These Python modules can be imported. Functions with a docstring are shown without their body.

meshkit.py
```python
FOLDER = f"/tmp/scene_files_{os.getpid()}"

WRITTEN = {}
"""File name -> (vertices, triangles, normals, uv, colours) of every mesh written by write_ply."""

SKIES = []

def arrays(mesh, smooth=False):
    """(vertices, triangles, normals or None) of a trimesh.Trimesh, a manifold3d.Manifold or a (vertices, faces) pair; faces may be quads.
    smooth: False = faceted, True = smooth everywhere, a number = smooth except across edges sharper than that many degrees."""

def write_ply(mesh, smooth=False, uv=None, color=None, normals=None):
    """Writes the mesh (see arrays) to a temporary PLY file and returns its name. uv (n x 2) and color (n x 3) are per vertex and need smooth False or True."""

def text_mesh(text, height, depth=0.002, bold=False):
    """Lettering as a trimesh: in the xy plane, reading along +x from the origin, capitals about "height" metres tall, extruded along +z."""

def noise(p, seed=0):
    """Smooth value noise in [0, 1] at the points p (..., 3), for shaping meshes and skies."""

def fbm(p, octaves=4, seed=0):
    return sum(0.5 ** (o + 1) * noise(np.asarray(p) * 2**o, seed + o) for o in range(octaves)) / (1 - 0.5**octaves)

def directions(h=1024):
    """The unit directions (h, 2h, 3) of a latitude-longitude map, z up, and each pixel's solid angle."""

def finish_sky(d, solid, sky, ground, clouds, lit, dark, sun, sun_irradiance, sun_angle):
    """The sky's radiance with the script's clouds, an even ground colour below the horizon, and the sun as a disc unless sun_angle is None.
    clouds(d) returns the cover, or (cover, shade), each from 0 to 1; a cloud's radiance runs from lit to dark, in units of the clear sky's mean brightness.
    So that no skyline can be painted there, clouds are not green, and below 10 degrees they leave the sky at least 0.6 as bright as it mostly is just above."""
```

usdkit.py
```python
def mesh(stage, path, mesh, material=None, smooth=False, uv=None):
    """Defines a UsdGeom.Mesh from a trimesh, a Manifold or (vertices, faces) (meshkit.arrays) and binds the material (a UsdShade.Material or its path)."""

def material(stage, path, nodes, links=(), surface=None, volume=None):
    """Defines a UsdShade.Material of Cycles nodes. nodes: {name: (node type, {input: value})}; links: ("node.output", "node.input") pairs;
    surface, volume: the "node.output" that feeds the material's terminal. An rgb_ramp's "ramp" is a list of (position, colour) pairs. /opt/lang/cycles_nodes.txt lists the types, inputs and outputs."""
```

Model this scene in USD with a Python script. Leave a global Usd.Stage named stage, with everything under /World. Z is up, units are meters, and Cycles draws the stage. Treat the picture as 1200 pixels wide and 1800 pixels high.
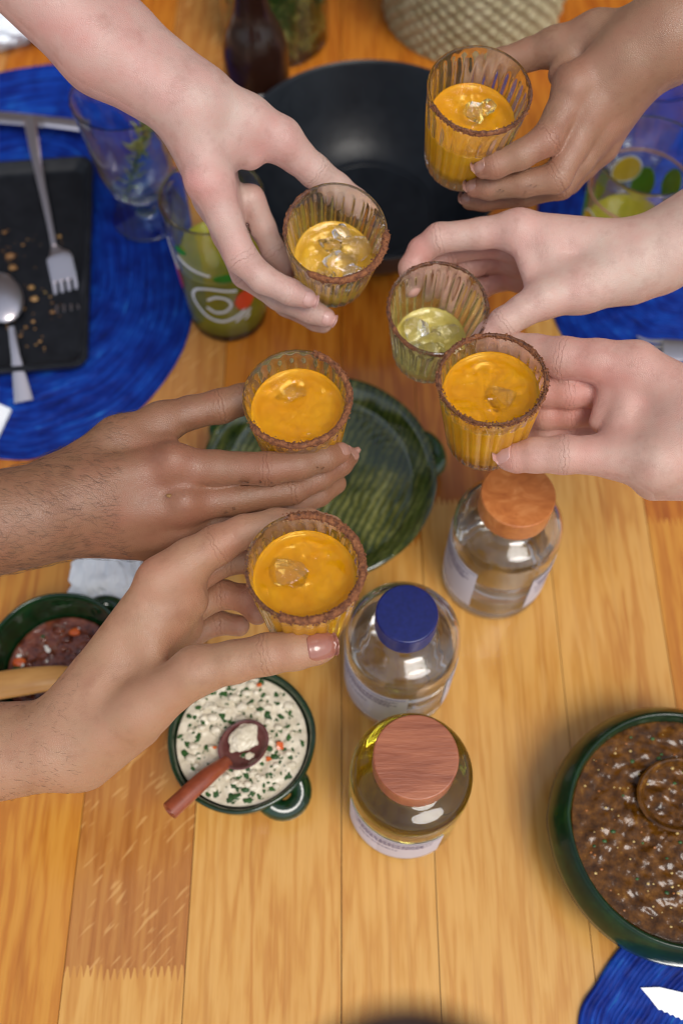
import math, random
import numpy as np
import trimesh
import usdkit, meshkit
from pxr import Usd, UsdGeom, UsdLux, UsdShade, Gf, Sdf, Vt
from shapely.geometry import Polygon

# ------------------------------------------------------------------ stage, camera, light
stage = Usd.Stage.CreateInMemory()
UsdGeom.SetStageUpAxis(stage, UsdGeom.Tokens.z)
UsdGeom.SetStageMetersPerUnit(stage, 1.0)
UsdGeom.Xform.Define(stage, '/World')
UsdGeom.Scope.Define(stage, '/World/Looks')
PI = math.pi
H, FPX, TILT = 0.75, 1750.0, math.radians(27.5)
ST, CT = math.sin(TILT), math.cos(TILT)
RIGHT, UP, FWD = np.array([1., 0, 0]), np.array([0, CT, ST]), np.array([0, ST, -CT])
EYE = np.array([0, 0, H])
EXPOSURE = 0.86
SUN_EL, SUN_AZ = math.radians(60), math.radians(148)      # azimuth = atan2(x, y)
cam = UsdGeom.Camera.Define(stage, '/World/camera')
M4 = np.eye(4); M4[0, :3], M4[1, :3], M4[2, :3], M4[3, :3] = RIGHT, UP, -FWD, EYE
cam.AddTransformOp().Set(Gf.Matrix4d(*M4.ravel().tolist()))
cam.CreateFocalLengthAttr(35.0); cam.CreateHorizontalApertureAttr(24.0); cam.CreateVerticalApertureAttr(36.0)
cam.CreateClippingRangeAttr(Gf.Vec2f(0.02, 100))
cam.CreateFStopAttr(4.5); cam.CreateFocusDistanceAttr(0.575); cam.CreateExposureAttr(EXPOSURE)

sky = usdkit.material(stage, '/World/Looks/sky_look', {
    's': ('sky_texture', {'sky_type': 'single_scattering', 'sun_disc': False, 'sun_elevation': SUN_EL, 'sun_rotation': SUN_AZ, 'aerosol_density': 2.0}),
    'c': ('hsv', {'saturation': 0.5}),
    'b': ('background_shader', {'strength': 0.10})}, [('s.color', 'c.color'), ('c.color', 'b.color')], surface='b.background')
dome = UsdLux.DomeLight.Define(stage, '/World/sky')
UsdShade.MaterialBindingAPI.Apply(dome.GetPrim()).Bind(sky)
dome.GetPrim().SetCustomDataByKey('kind', 'structure')
sun = UsdLux.DistantLight.Define(stage, '/World/sun')
sun.CreateNormalizeAttr(True); sun.CreateIntensityAttr(0.27); sun.CreateAngleAttr(26.0); sun.CreateColorAttr(Gf.Vec3f(1, .95, .88))
SD = np.array([math.cos(SUN_EL) * math.sin(SUN_AZ), math.cos(SUN_EL) * math.cos(SUN_AZ), math.sin(SUN_EL)])
def frame_z(z):
    z = np.asarray(z, float) / np.linalg.norm(z)
    x = np.cross([0, 1, 0.0], z); x = x / np.linalg.norm(x) if np.linalg.norm(x) > 1e-3 else np.array([1., 0, 0])
    return np.array([x, np.cross(z, x), z])
S4 = np.eye(4); S4[:3, :3] = frame_z(SD)
sun.AddTransformOp().Set(Gf.Matrix4d(*S4.ravel().tolist()))

# ------------------------------------------------------------------ helpers
def cam_ray(u, v): return FWD + RIGHT * (u - 600) / FPX + UP * (900 - v) / FPX
def at(u, v, z=0.0):
    r = cam_ray(u, v); return EYE + r * (z - H) / r[2]
def deep(u, v, d): return EYE + cam_ray(u, v) * d
used = {}
def numbered(parent, name):
    k = (str(parent), name); n = used.get(k, 0); used[k] = n + 1
    return f'{parent}/{name}' + (f'_{n:03d}' if n else '')
def mat4(m):
    return Gf.Matrix4d(*np.asarray(m, float).T.ravel().tolist())
def tag(prim, label, cat, group=None, kind=None):
    p = prim.GetPrim() if hasattr(prim, 'GetPrim') else prim
    if label: p.SetCustomDataByKey('label', label)
    if cat: p.SetCustomDataByKey('category', cat)
    if group: p.SetCustomDataByKey('group', group)
    if kind: p.SetCustomDataByKey('kind', kind)
    return p
def thing(name, label, cat, loc=(0, 0, 0), rotz=0.0, group=None, matrix=None):
    x = UsdGeom.Xform.Define(stage, numbered('/World', name))
    if matrix is None:
        matrix = np.eye(4); c, s = math.cos(rotz), math.sin(rotz)
        matrix[:2, :2] = [[c, -s], [s, c]]; matrix[:3, 3] = loc
    x.AddTransformOp().Set(mat4(matrix))
    tag(x, label, cat, group)
    return x.GetPath()
def obj(name, m, material, parent='/World', smooth=35, label=None, kind=None):
    p = usdkit.mesh(stage, numbered(parent, name), m, material, smooth=smooth)
    if label: p.GetPrim().SetCustomDataByKey('label', label)
    if kind: p.GetPrim().SetCustomDataByKey('kind', kind)
    return p.GetPath()
cat = trimesh.util.concatenate
def lathe(prof, n=64, closed=False, radial=None):
    """prof: (r, z) pairs; r 0 at an end closes it. closed joins the last point to the first. radial(theta, i) scales r."""
    th = np.arange(n) * 2 * PI / n
    V, F, idx = [], [], []
    for i, (r, z) in enumerate(prof):
        if r < 1e-9:
            idx.append([len(V)] * n); V.append([0, 0, z])
        else:
            rr = r * (radial(th, i) if radial is not None else 1.0) * np.ones(n)
            idx.append(list(range(len(V), len(V) + n)))
            V += np.stack([rr * np.cos(th), rr * np.sin(th), np.full(n, z)], 1).tolist()
    for i in range(len(prof) if closed else len(prof) - 1):
        a, b = idx[i], idx[(i + 1) % len(prof)]
        for k in range(n):
            q = (a[k], a[(k + 1) % n], b[(k + 1) % n], b[k])
            if a[0] != a[1] if n > 1 else True: F.append((q[0], q[1], q[2]))
            if b[0] != b[1]: F.append((q[0], q[2], q[3]))
    return trimesh.Trimesh(np.array(V), np.array(F), process=False)
def smooth_prof(pts, n=4):
    """Catmull-Rom through profile points."""
    p = np.array(pts, float); out = []
    q = np.vstack([p[0] * 2 - p[1], p, p[-1] * 2 - p[-2]])
    for i in range(1, len(q) - 2):
        for t in np.arange(n) / n:
            a, b, c, d = q[i - 1:i + 3]
            out.append(.5 * (2 * b + (c - a) * t + (2 * a - 5 * b + 4 * c - d) * t * t + (3 * b - a - 3 * c + d) * t ** 3))
    out.append(p[-1]); out = np.array(out)
    if len(pts[0]) == 2: out[:, 0] = np.maximum(out[:, 0], 0)
    return out
def tube(path, rad, n=10, flat=1.0, up=(0, 0, 1)):
    """Swept tube along a path; rad a number or a list; flat squashes it along 'up'."""
    P = np.array(path, float); R = np.ones(len(P)) * np.asarray(rad, float)
    T = np.gradient(P, axis=0); T /= np.linalg.norm(T, axis=1, keepdims=True) + 1e-12
    th = np.arange(n) * 2 * PI / n; V = []
    for p, t, r in zip(P, T, R):
        s = np.cross(t, up); s = s / np.linalg.norm(s) if np.linalg.norm(s) > 1e-6 else np.array([1., 0, 0])
        w = np.cross(s, t)
        V.append(p + r * (np.cos(th)[:, None] * s + flat * np.sin(th)[:, None] * w))
    V = np.concatenate(V); F = []
    for i in range(len(P) - 1):
        for k in range(n):
            a, b, c, d = i * n + k, i * n + (k + 1) % n, (i + 1) * n + (k + 1) % n, (i + 1) * n + k
            F += [(a, b, c), (a, c, d)]
    for i, o in ((0, 1), (len(P) - 1, -1)):
        V = np.vstack([V, P[i]]); c = len(V) - 1
        for k in range(n):
            a, b = i * n + k, i * n + (k + 1) % n
            F.append((c, b, a) if o > 0 else (c, a, b))
    return trimesh.Trimesh(V, np.array(F), process=False)
def blob(r, seed, amp=.25, freq=1.6, sub=3, scale=(1, 1, 1)):
    m = trimesh.creation.icosphere(subdivisions=sub, radius=1.0)
    v = m.vertices; n = meshkit.fbm(v * freq + seed * 7.3, 3, seed) - .5
    m.vertices = v * (1 + 2 * amp * n[:, None]) * r * np.array(scale)
    return m
def moved(m, loc=(0, 0, 0), rotz=0, R=None):
    m = m.copy(); T = np.eye(4)
    if R is not None: T[:3, :3] = R
    else:
        c, s = math.cos(rotz), math.sin(rotz); T[:2, :2] = [[c, -s], [s, c]]
    T[:3, 3] = loc; m.apply_transform(T); return m

# ------------------------------------------------------------------ materials
def look(name, nodes, links, surface='p.BSDF'):
    return usdkit.material(stage, f'/World/Looks/{name}', nodes, links, surface=surface)
def plain(name, color, rough=.5, **kw):
    return look(name, {'p': ('principled_bsdf', {'base_color': color, 'roughness': rough, **kw})}, [])
def mottled(name, stops, scale=40, rough=.4, detail=5, bump=0, bscale=None, space='object', stretch=(1, 1, 1), dist=0.0, **kw):
    nodes = {'t': ('texture_coordinate', {}), 'm': ('mapping', {'scale': stretch}), 'n': ('noise_texture', {'scale': scale, 'detail': detail, 'roughness': .62, 'distortion': dist}),
             'r': ('rgb_ramp', {'ramp': stops}), 'p': ('principled_bsdf', {'roughness': rough, **kw})}
    links = [(f't.{space}', 'm.vector'), ('m.vector', 'n.vector'), ('n.fac', 'r.fac'), ('r.color', 'p.base_color')]
    if bump:
        nodes['n2'] = ('noise_texture', {'scale': bscale or scale * 3, 'detail': 4})
        nodes['b'] = ('bump', {'strength': 1.0, 'distance': bump})
        links += [('m.vector', 'n2.vector'), ('n2.fac', 'b.height'), ('b.normal', 'p.normal')]
    return look(name, nodes, links)
def glass(name, color=(1, 1, 1), ior=1.5, rough=0.0):
    return plain(name, color, rough, transmission_weight=1.0, ior=ior)

def wood_look(name, light, mid, dark, rough=.22, phase=0.0, scratch=False):
    nodes = {
        'g': ('geometry', {}), 'o': ('object_info', {}), 'k': ('math', {'math_type': 'multiply', 'value2': 37.0}),
        'cx': ('combine_xyz', {}), 'add': ('vector_math', {'math_type': 'add'}),
        'm1': ('mapping', {'scale': (13, .75, 13)}), 'nz': ('noise_texture', {'scale': 1.0, 'detail': 2, 'distortion': .4}),
        'm2': ('mapping', {'scale': (1, .10, 1)}), 'w': ('wave_texture', {'wave_type': 'bands', 'bands_direction': 'x', 'scale': 9, 'distortion': 14, 'detail': 4, 'detail_scale': 7, 'phase': phase}),
        'm3': ('mapping', {'scale': (420, 9, 420)}), 'nf': ('noise_texture', {'scale': 1, 'detail': 4, 'roughness': .6}),
        'm4': ('mapping', {'scale': (150, 4.5, 150)}), 'ns': ('noise_texture', {'scale': 1, 'detail': 2}),
        'mul': ('mix_float', {'fac': .36}), 'mul2': ('mix_float', {'fac': .20}),
        'r': ('rgb_ramp', {'ramp': [(.22, dark), (.42, mid), (.62, light), (.8, tuple(min(1, c * 1.08) for c in light))]}),
        'rs': ('rgb_ramp', {'ramp': [(.56, (1, 1, 1)), (.78, (.62, .46, .36))]}),
        'mx': ('mix_color', {'blend_type': 'multiply', 'fac': .5}),
        'b': ('bump', {'strength': .35, 'distance': .0004}),
        'rr': ('map_range', {'from_min': .2, 'from_max': .8, 'to_min': rough - .05, 'to_max': rough + .12}),
        'p': ('principled_bsdf', {'roughness': rough, 'coat_weight': .25, 'coat_roughness': .12, 'specular_ior_level': .45})}
    links = [('o.random', 'k.value1'), ('k.value', 'cx.x'), ('k.value', 'cx.y'), ('g.position', 'add.vector1'), ('cx.vector', 'add.vector2')]
    for i, n in ((1, 'nz'), (2, 'w'), (3, 'nf'), (4, 'ns')):
        links += [('add.vector', f'm{i}.vector'), (f'm{i}.vector', f'{n}.vector')]
    links += [('nz.fac', 'mul.a'), ('w.fac', 'mul.b'), ('mul.result', 'mul2.a'), ('nf.fac', 'mul2.b'), ('mul2.result', 'r.fac'),
              ('r.color', 'mx.a'), ('ns.fac', 'rs.fac'), ('rs.color', 'mx.b'), ('mx.result', 'p.base_color'),
              ('nf.fac', 'b.height'), ('b.normal', 'p.normal'), ('nf.fac', 'rr.value'), ('rr.result', 'p.roughness')]
    if scratch:
        nodes |= {'ms': ('mapping', {'mapping_type': 'texture', 'rotation': (0, 0, -.72), 'scale': (1 / 330, 1 / 42, 1)}), 'nsc': ('noise_texture', {'scale': 1, 'detail': 1}), 'rsc': ('rgb_ramp', {'ramp': [(.63, (0, 0, 0)), (.68, (.55, .55, .55))]}), 'msc': ('mix_color', {'blend_type': 'mix', 'b': (.64, .36, .12)})}
        links = [l for l in links if l[1] != 'p.base_color'] + [('g.position', 'ms.vector'), ('ms.vector', 'nsc.vector'), ('nsc.fac', 'rsc.fac'), ('rsc.color', 'msc.fac'), ('mx.result', 'msc.a'), ('msc.result', 'p.base_color')]
    return look(name, nodes, links)
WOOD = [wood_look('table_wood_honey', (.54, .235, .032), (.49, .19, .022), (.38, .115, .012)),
        wood_look('table_wood_orange_dim', (.45, .15, .014), (.39, .115, .009), (.29, .068, .006), phase=2.0),  # orange wood, base colour lowered to stand in for dimmer far light
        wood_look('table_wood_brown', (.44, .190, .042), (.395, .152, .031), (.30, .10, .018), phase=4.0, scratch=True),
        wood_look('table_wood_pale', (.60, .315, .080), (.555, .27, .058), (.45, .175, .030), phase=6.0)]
M = {}
def soft_glass(name, color, share, ior=1.5):
    return look(name, {'p': ('principled_bsdf', {'base_color': color, 'roughness': 0.0, 'transmission_weight': 1.0, 'ior': ior}), 't': ('transparent_bsdf', {'color': color}), 'x': ('mix_closure', {'fac': share})},
                [('p.BSDF', 'x.closure1'), ('t.BSDF', 'x.closure2')], surface='x.closure')
M['clear'] = soft_glass('clear_glass', (.985, .99, .97), .10)
M['amber_clear'] = soft_glass('drinking_glass', (.99, .99, .945), .10)
M['blue_glass'] = glass('blue_glass', (.25, .5, .95))
M['pale_blue_glass'] = soft_glass('pale_blue_glass', (.90, .98, .99), .1)
M['beer_glass'] = plain('brown_beer_glass', (.014, .005, .003), .16, specular_ior_level=.4)
M['spirit'] = glass('clear_spirit', (.99, .985, .97), 1.36 / 1.5)
M['inner_air'] = glass('inner_glass_wall', (1, 1, 1), 1 / 1.5)
M['aged_spirit'] = look('aged_spirit', {'p': ('principled_bsdf', {'base_color': (.62, .58, .15), 'transmission_weight': 1.0, 'roughness': 0.0, 'ior': 1.36 / 1.5})}, [])
M['ice'] = look('ice', {'t': ('texture_coordinate', {}), 'n': ('noise_texture', {'scale': 260, 'detail': 3}), 'b': ('bump', {'strength': .6, 'distance': .0014}), 'p': ('principled_bsdf', {'base_color': (.98, .98, .96), 'roughness': .03, 'transmission_weight': 1.0, 'ior': 1.31, 'coat_weight': .6, 'coat_roughness': .02})}, [('t.object', 'n.vector'), ('n.fac', 'b.height'), ('b.normal', 'p.normal')])
def drink_look(name, c1, c2, **kw):
    return mottled(name, [(.3, c1), (.7, c2)], 55, .10, 3, specular_ior_level=.2, coat_weight=.3, coat_roughness=.01, **kw)
M['orange'] = drink_look('orange_drink', (.80, .36, .004), (.87, .46, .009))
M['yellow'] = drink_look('yellow_drink', (.80, .46, .03), (.86, .58, .09))
M['pale'] = drink_look('pale_drink', (.70, .56, .12), (.80, .70, .30))
for nm, c in (('orange', (1.0, .885, .30)), ('yellow', (1, .88, .45)), ('pale', (.98, .94, .62))): M[nm + '_clear'] = plain(nm + '_drink_clear', c, .0, transmission_weight=1.0, ior=1.34)
M['lime_drink'] = mottled('lime_drink', [(.3, (.22, .225, .010)), (.7, (.31, .29, .018))], 30, .08, 3)
M['chili'] = mottled('chili_powder', [(.3, (.075, .022, .008)), (.5, (.19, .062, .020)), (.75, (.34, .13, .042))], 420, .8, 5, bump=.0008, bscale=900)
M['cap_wood'] = mottled('cap_wood', [(.28, (.19, .05, .022)), (.5, (.30, .095, .045)), (.72, (.42, .15, .07))], 20, .42, 6, stretch=(1, 7, 1), bump=.0003, bscale=90, dist=.6)
M['cap_orange'] = mottled('cap_orange_wood', [(.28, (.34, .095, .022)), (.5, (.47, .155, .038)), (.75, (.60, .25, .08))], 60, .38, 6, stretch=(1, 1.6, 1), dist=1.0)
M['cap_blue'] = mottled('cap_blue_paint', [(.3, (.004, .008, .075)), (.7, (.007, .013, .115))], 300, .3, 3, bump=.00008, bscale=500)
M['label'] = plain('label_paper', (.55, .51, .55), .6)
M['ink'] = plain('label_ink', (.10, .07, .16), .6)
M['ink_blue'] = plain('label_ink_blue', (.02, .025, .25), .5)
M['green_glaze'] = mottled('green_glaze', [(.25, (.004, .012, .003)), (.5, (.010, .036, .007)), (.75, (.030, .075, .012))], 45, .08, 5, coat_weight=.4, coat_roughness=.04, bump=.0006, bscale=60)
M['dark_glaze'] = mottled('dark_green_glaze', [(.25, (.002, .008, .002)), (.55, (.004, .020, .006)), (.8, (.012, .042, .009))], 50, .08, 4, coat_weight=.35, coat_roughness=.03, bump=.0004, bscale=50)
M['bowl_glaze'] = mottled('bowl_glaze', [(.25, (.002, .007, .002)), (.55, (.004, .018, .005)), (.8, (.012, .040, .008))], 50, .22, 4, specular_ior_level=.3, coat_weight=.12, coat_roughness=.04, bump=.0005, bscale=50)
M['black_clay'] = mottled('black_clay', [(.3, (.003, .004, .006)), (.7, (.007, .009, .012))], 60, .36, 4, specular_ior_level=.22, bump=.0003, bscale=80)
M['black_tray'] = mottled('black_tray', [(.3, (.004, .0045, .006)), (.7, (.010, .011, .014))], 80, .34, 4, specular_ior_level=.3, bump=.0002)
M['steel'] = plain('steel', (.66, .61, .63), .3, metallic=1.0)
M['paper'] = mottled('white_paper', [(.3, (.70, .74, .78)), (.7, (.80, .82, .84))], 30, .8, 3, bump=.0006, bscale=180)
M['spoon_wood'] = mottled('spoon_wood', [(.3, (.50, .22, .05)), (.7, (.66, .34, .10))], 30, .4, 4, stretch=(1, 5, 1))
M['clay'] = mottled('red_clay', [(.3, (.17, .035, .014)), (.7, (.28, .065, .026))], 70, .3, 4, coat_weight=.2)
M['clay_dark'] = mottled('wet_dark_clay', [(.3, (.075, .022, .020)), (.7, (.15, .05, .045))], 90, .2, 4)
M['leaf'] = mottled('herb_green', [(.3, (.008, .040, .006)), (.7, (.03, .11, .014))], 60, .45)
M['leaf_pale'] = mottled('dry_leaf_green', [(.3, (.10, .13, .015)), (.7, (.30, .31, .07))], 60, .5)
M['tomato'] = mottled('tomato', [(.3, (.50, .06, .012)), (.7, (.68, .16, .03))], 150, .18, 3)
M['onion'] = plain('white_onion', (.75, .72, .66), .25)
M['dip'] = mottled('white_dip', [(.3, (.55, .48, .34)), (.6, (.70, .63, .49))], 140, .35, 4, bump=.0008, bscale=220)
M['salsa_red'] = mottled('red_salsa', [(.28, (.035, .008, .004)), (.5, (.13, .028, .010)), (.75, (.26, .07, .025))], 110, .1, 6, bump=.002, bscale=150, coat_weight=.6)
M['salsa_brown'] = mottled('brown_salsa', [(.28, (.020, .007, .0008)), (.45, (.062, .022, .002)), (.62, (.135, .050, .005)), (.8, (.32, .16, .025))], 130, .12, 6, bump=.0007, bscale=190, coat_weight=.2, coat_roughness=.02, specular_ior_level=.25)
M['straw'] = mottled('palm_straw', [(.3, (.26, .21, .10)), (.7, (.44, .38, .23))], 60, .6)
M['white_paint'] = plain('white_enamel', (.68, .68, .66), .35)
M['red_paint'] = plain('red_enamel', (.60, .05, .012), .3)
M['crimson'] = plain('crimson_enamel', (.33, .015, .05), .3)
M['green_paint'] = plain('green_enamel', (.012, .16, .010), .3)
M['yellow_paint'] = plain('yellow_enamel', (.55, .36, .02), .3)
M['pink_paint'] = plain('pink_enamel', (.55, .30, .22), .35)
M['strap'] = plain('brown_leather', (.035, .012, .005), .7)
M['blue_mat'] = look('blue_palm_mat', {
    't': ('texture_coordinate', {}), 'a': ('attribute', {'attribute': 'ring'}), 'm': ('mapping', {'scale': (34, 3.0, 1)}),
    'n': ('noise_texture', {'scale': 6, 'detail': 5, 'roughness': .65}), 'n2': ('noise_texture', {'scale': 45, 'detail': 3}),
    'mf': ('mix_float', {'fac': .35}),
    'r': ('rgb_ramp', {'ramp': [(.3, (.001, .005, .055)), (.45, (.0012, .014, .165)), (.58, (.003, .040, .29)), (.72, (.025, .18, .50))]}),
    'b': ('bump', {'strength': .8, 'distance': .0016}), 'p': ('principled_bsdf', {'roughness': .55, 'specular_ior_level': .16})},
    [('a.vector', 'm.vector'), ('m.vector', 'n.vector'), ('t.object', 'n2.vector'), ('n.fac', 'mf.a'), ('n2.fac', 'mf.b'), ('mf.result', 'r.fac'), ('r.color', 'p.base_color'), ('n.fac', 'b.height'), ('b.normal', 'p.normal')])

# ------------------------------------------------------------------ setting: floor and table
fl = obj('floor', trimesh.creation.box((14, 14, .02), transform=trimesh.transformations.translation_matrix((0, 0, -.76))), plain('floor_tile', (.12, .09, .07), .6))
stage.GetPrimAtPath(fl).SetCustomDataByKey('kind', 'structure')
dim = plain('added_wall_dark', (.06, .04, .03), .8)
for nm, size, loc in (('wall', (9, .15, 3.4), (0, 2.6, .95)),):  # unseen dark wall, added to block low far sky and dim the table
    q = obj(nm, trimesh.creation.box(size, transform=trimesh.transformations.translation_matrix(loc)), dim); stage.GetPrimAtPath(q).SetCustomDataByKey('kind', 'structure')
table = thing('wooden_table', 'long varnished orange pine table of glued staves under everything', 'table', (0, 0, -.75))
def plank(x0, x1, y0, y1, zig0, zig1, k):
    """One stave; its ends are finger joints (zig True) or straight."""
    g = .00001; x0 += .00006 if abs(x0) < 1e-6 else g; x1 -= .00006 if abs(x1) < 1e-6 else g; n = max(6, int((x1 - x0) / .0046)); dx = (x1 - x0) / n
    def end(y, z, s):
        if not z: return [(x0, y + s * g), (x1, y + s * g)]
        pts = []
        for i in range(n):
            a, b = (y - .0065, y + .0065) if True else 0
            h0, h1 = (.0025 + .003 * ((i * 7919 + int(abs(y) * 1e4)) % 11) / 10), (.0025 + .003 * ((i * 104729 + int(abs(y) * 1e4)) % 13) / 12)
            pts += [(x0 + (i + .06) * dx, y - h0 + s * g), (x0 + (i + .36) * dx, y + h1 + s * g), (x0 + (i + .62) * dx, y + h1 * .9 + s * g), (x0 + (i + .94) * dx, y - h0 * .8 + s * g)]
        return pts
    poly = end(y0, zig0, 1) + end(y1, zig1, -1)[::-1]
    m = trimesh.creation.extrude_polygon(Polygon(poly), .03, engine='earcut')
    m.apply_translation((0, 0, .72))
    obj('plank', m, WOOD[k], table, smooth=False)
rng = random.Random(5)
edges = [-1.0, -.915, -.83, -.745, -.64, -.55, -.46, -.372, -.281, -.190, -.107, 0.0, .067, .173, .258, .345, .43, .52, .62, .71, .80, .9]
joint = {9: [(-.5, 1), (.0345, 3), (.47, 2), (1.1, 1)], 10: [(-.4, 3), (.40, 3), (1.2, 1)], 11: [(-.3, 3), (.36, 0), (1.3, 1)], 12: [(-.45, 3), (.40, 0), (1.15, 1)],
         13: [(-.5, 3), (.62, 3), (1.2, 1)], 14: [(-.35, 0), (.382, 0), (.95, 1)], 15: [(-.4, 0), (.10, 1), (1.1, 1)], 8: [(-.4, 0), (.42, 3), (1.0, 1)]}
for i in range(len(edges) - 1):
    js = joint.get(i) or [(-.5 + rng.uniform(-.1, .1), rng.randrange(4)), (.2 + rng.uniform(-.15, .3), rng.randrange(3)), (.95 + rng.uniform(-.15, .15), rng.randrange(2))]
    ys = [-.8] + [y for y, _ in js] + [1.6]
    ks = [0] + [k for _, k in js]
    for j in range(len(ys) - 1):
        kk = ks[j]
        if 8 <= i <= 15 and j >= len(ys) - 3 and not (i == 14 and ys[j] < .3): kk = 1 if kk != 2 else 2  # far stave ends forced to the lowered orange: dimness painted into their colour
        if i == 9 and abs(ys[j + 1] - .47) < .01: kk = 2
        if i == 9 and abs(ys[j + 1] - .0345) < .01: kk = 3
        plank(edges[i], edges[i + 1], ys[j], ys[j + 1], j > 0, j < len(ys) - 2, kk)
obj('table_core', trimesh.creation.box((1.88, 2.38, .02), transform=trimesh.transformations.translation_matrix((-.05, .4, .708))), WOOD[2], table)
for sx in (-.93, .83):
    for sy in (-.72, 1.52):
        obj('leg', trimesh.creation.box((.09, .09, .696), transform=trimesh.transformations.translation_matrix((sx, sy, .348))), WOOD[2], table)

# ------------------------------------------------------------------ mats
def spline_loop(pts, n):
    p = np.array(pts, float); k = len(p); out = []
    for i in range(k):
        a, b, c, d = p[(i - 1) % k], p[i], p[(i + 1) % k], p[(i + 2) % k]
        for t in np.arange(n) / n:
            out.append(.5 * (2 * b + (c - a) * t + (2 * a - 5 * b + 4 * c - d) * t * t + (3 * b - a - 3 * c + d) * t ** 3))
    return np.array(out)
def placemat(label, outline, pitch=.0036):
    loop = spline_loop(outline, 28); c = loop.mean(0); R = np.linalg.norm(loop - c, axis=1).mean()
    n = len(loop); rows = int(R / pitch); V, F, ring = [], [], []
    prof = [(i / 3.0 / rows, .0034 + (.0008 * math.sin((i % 3) / 3 * PI) if i % 3 else 0)) for i in range(rows * 3 + 1)] + [(1.003, .0008)]
    for s, z in prof:
        q = c + (loop - c) * s
        zz = z + (meshkit.noise(np.c_[q * 160, np.zeros(n)], 3) - .5) * .0010
        V.append(np.c_[q - c, np.maximum(zz, .0006)])
        ring.append(np.c_[np.full(n, s * R), np.arange(n) / n * 2 * PI * R * .5, np.zeros(n)])
    V, ring = np.concatenate(V), np.concatenate(ring)
    for i in range(len(prof) - 1):
        a = np.arange(n) + i * n; b = np.roll(np.arange(n), -1) + i * n
        F += [np.c_[a, b + n, b], np.c_[a, a + n, b + n]]
    m = trimesh.Trimesh(V, np.concatenate(F)[:, ::-1] if False else np.concatenate(F), process=False)
    if m.face_normals[:, 2].mean() < 0: m.invert()
    p = usdkit.mesh(stage, numbered('/World', 'placemat'), m, M['blue_mat'], smooth=True)
    p.AddTranslateOp().Set(Gf.Vec3d(c[0], c[1], 0))
    UsdGeom.PrimvarsAPI(p).CreatePrimvar('ring', Sdf.ValueTypeNames.Float3Array, 'vertex').Set(Vt.Vec3fArray.FromNumpy(ring.astype(np.float32)))
    tag(p, label, 'placemat', 'blue woven placemats')
placemat('blue woven palm placemat under the black square tray at left', [at(u, v)[:2] for u, v in ((130, 117), (250, 190), (318, 330), (340, 500), (318, 622), (225, 738), (100, 795), (0, 806))] + [(-.42, .47), (-.52, .56), (-.55, .70), (-.51, .83), (-.43, .91)])
placemat('blue woven palm placemat partly hidden behind the hands at right', [at(u, v)[:2] for u, v in ((1040, 200), (965, 290), (944, 380), (955, 490), (985, 585), (1050, 655), (1150, 700))] + [(.44, .51), (.56, .58), (.60, .72), (.54, .86), (.42, .93)])
placemat('blue woven palm placemat in the bottom right corner under the knife', [at(u, v)[:2] for u, v in ((1015, 1820), (1050, 1725), (1110, 1645), (1200, 1580))] + [(.33, .11), (.40, .06), (.44, -.04), (.42, -.16), (.33, -.22), (.22, -.2), (.16, -.10)])

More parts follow.
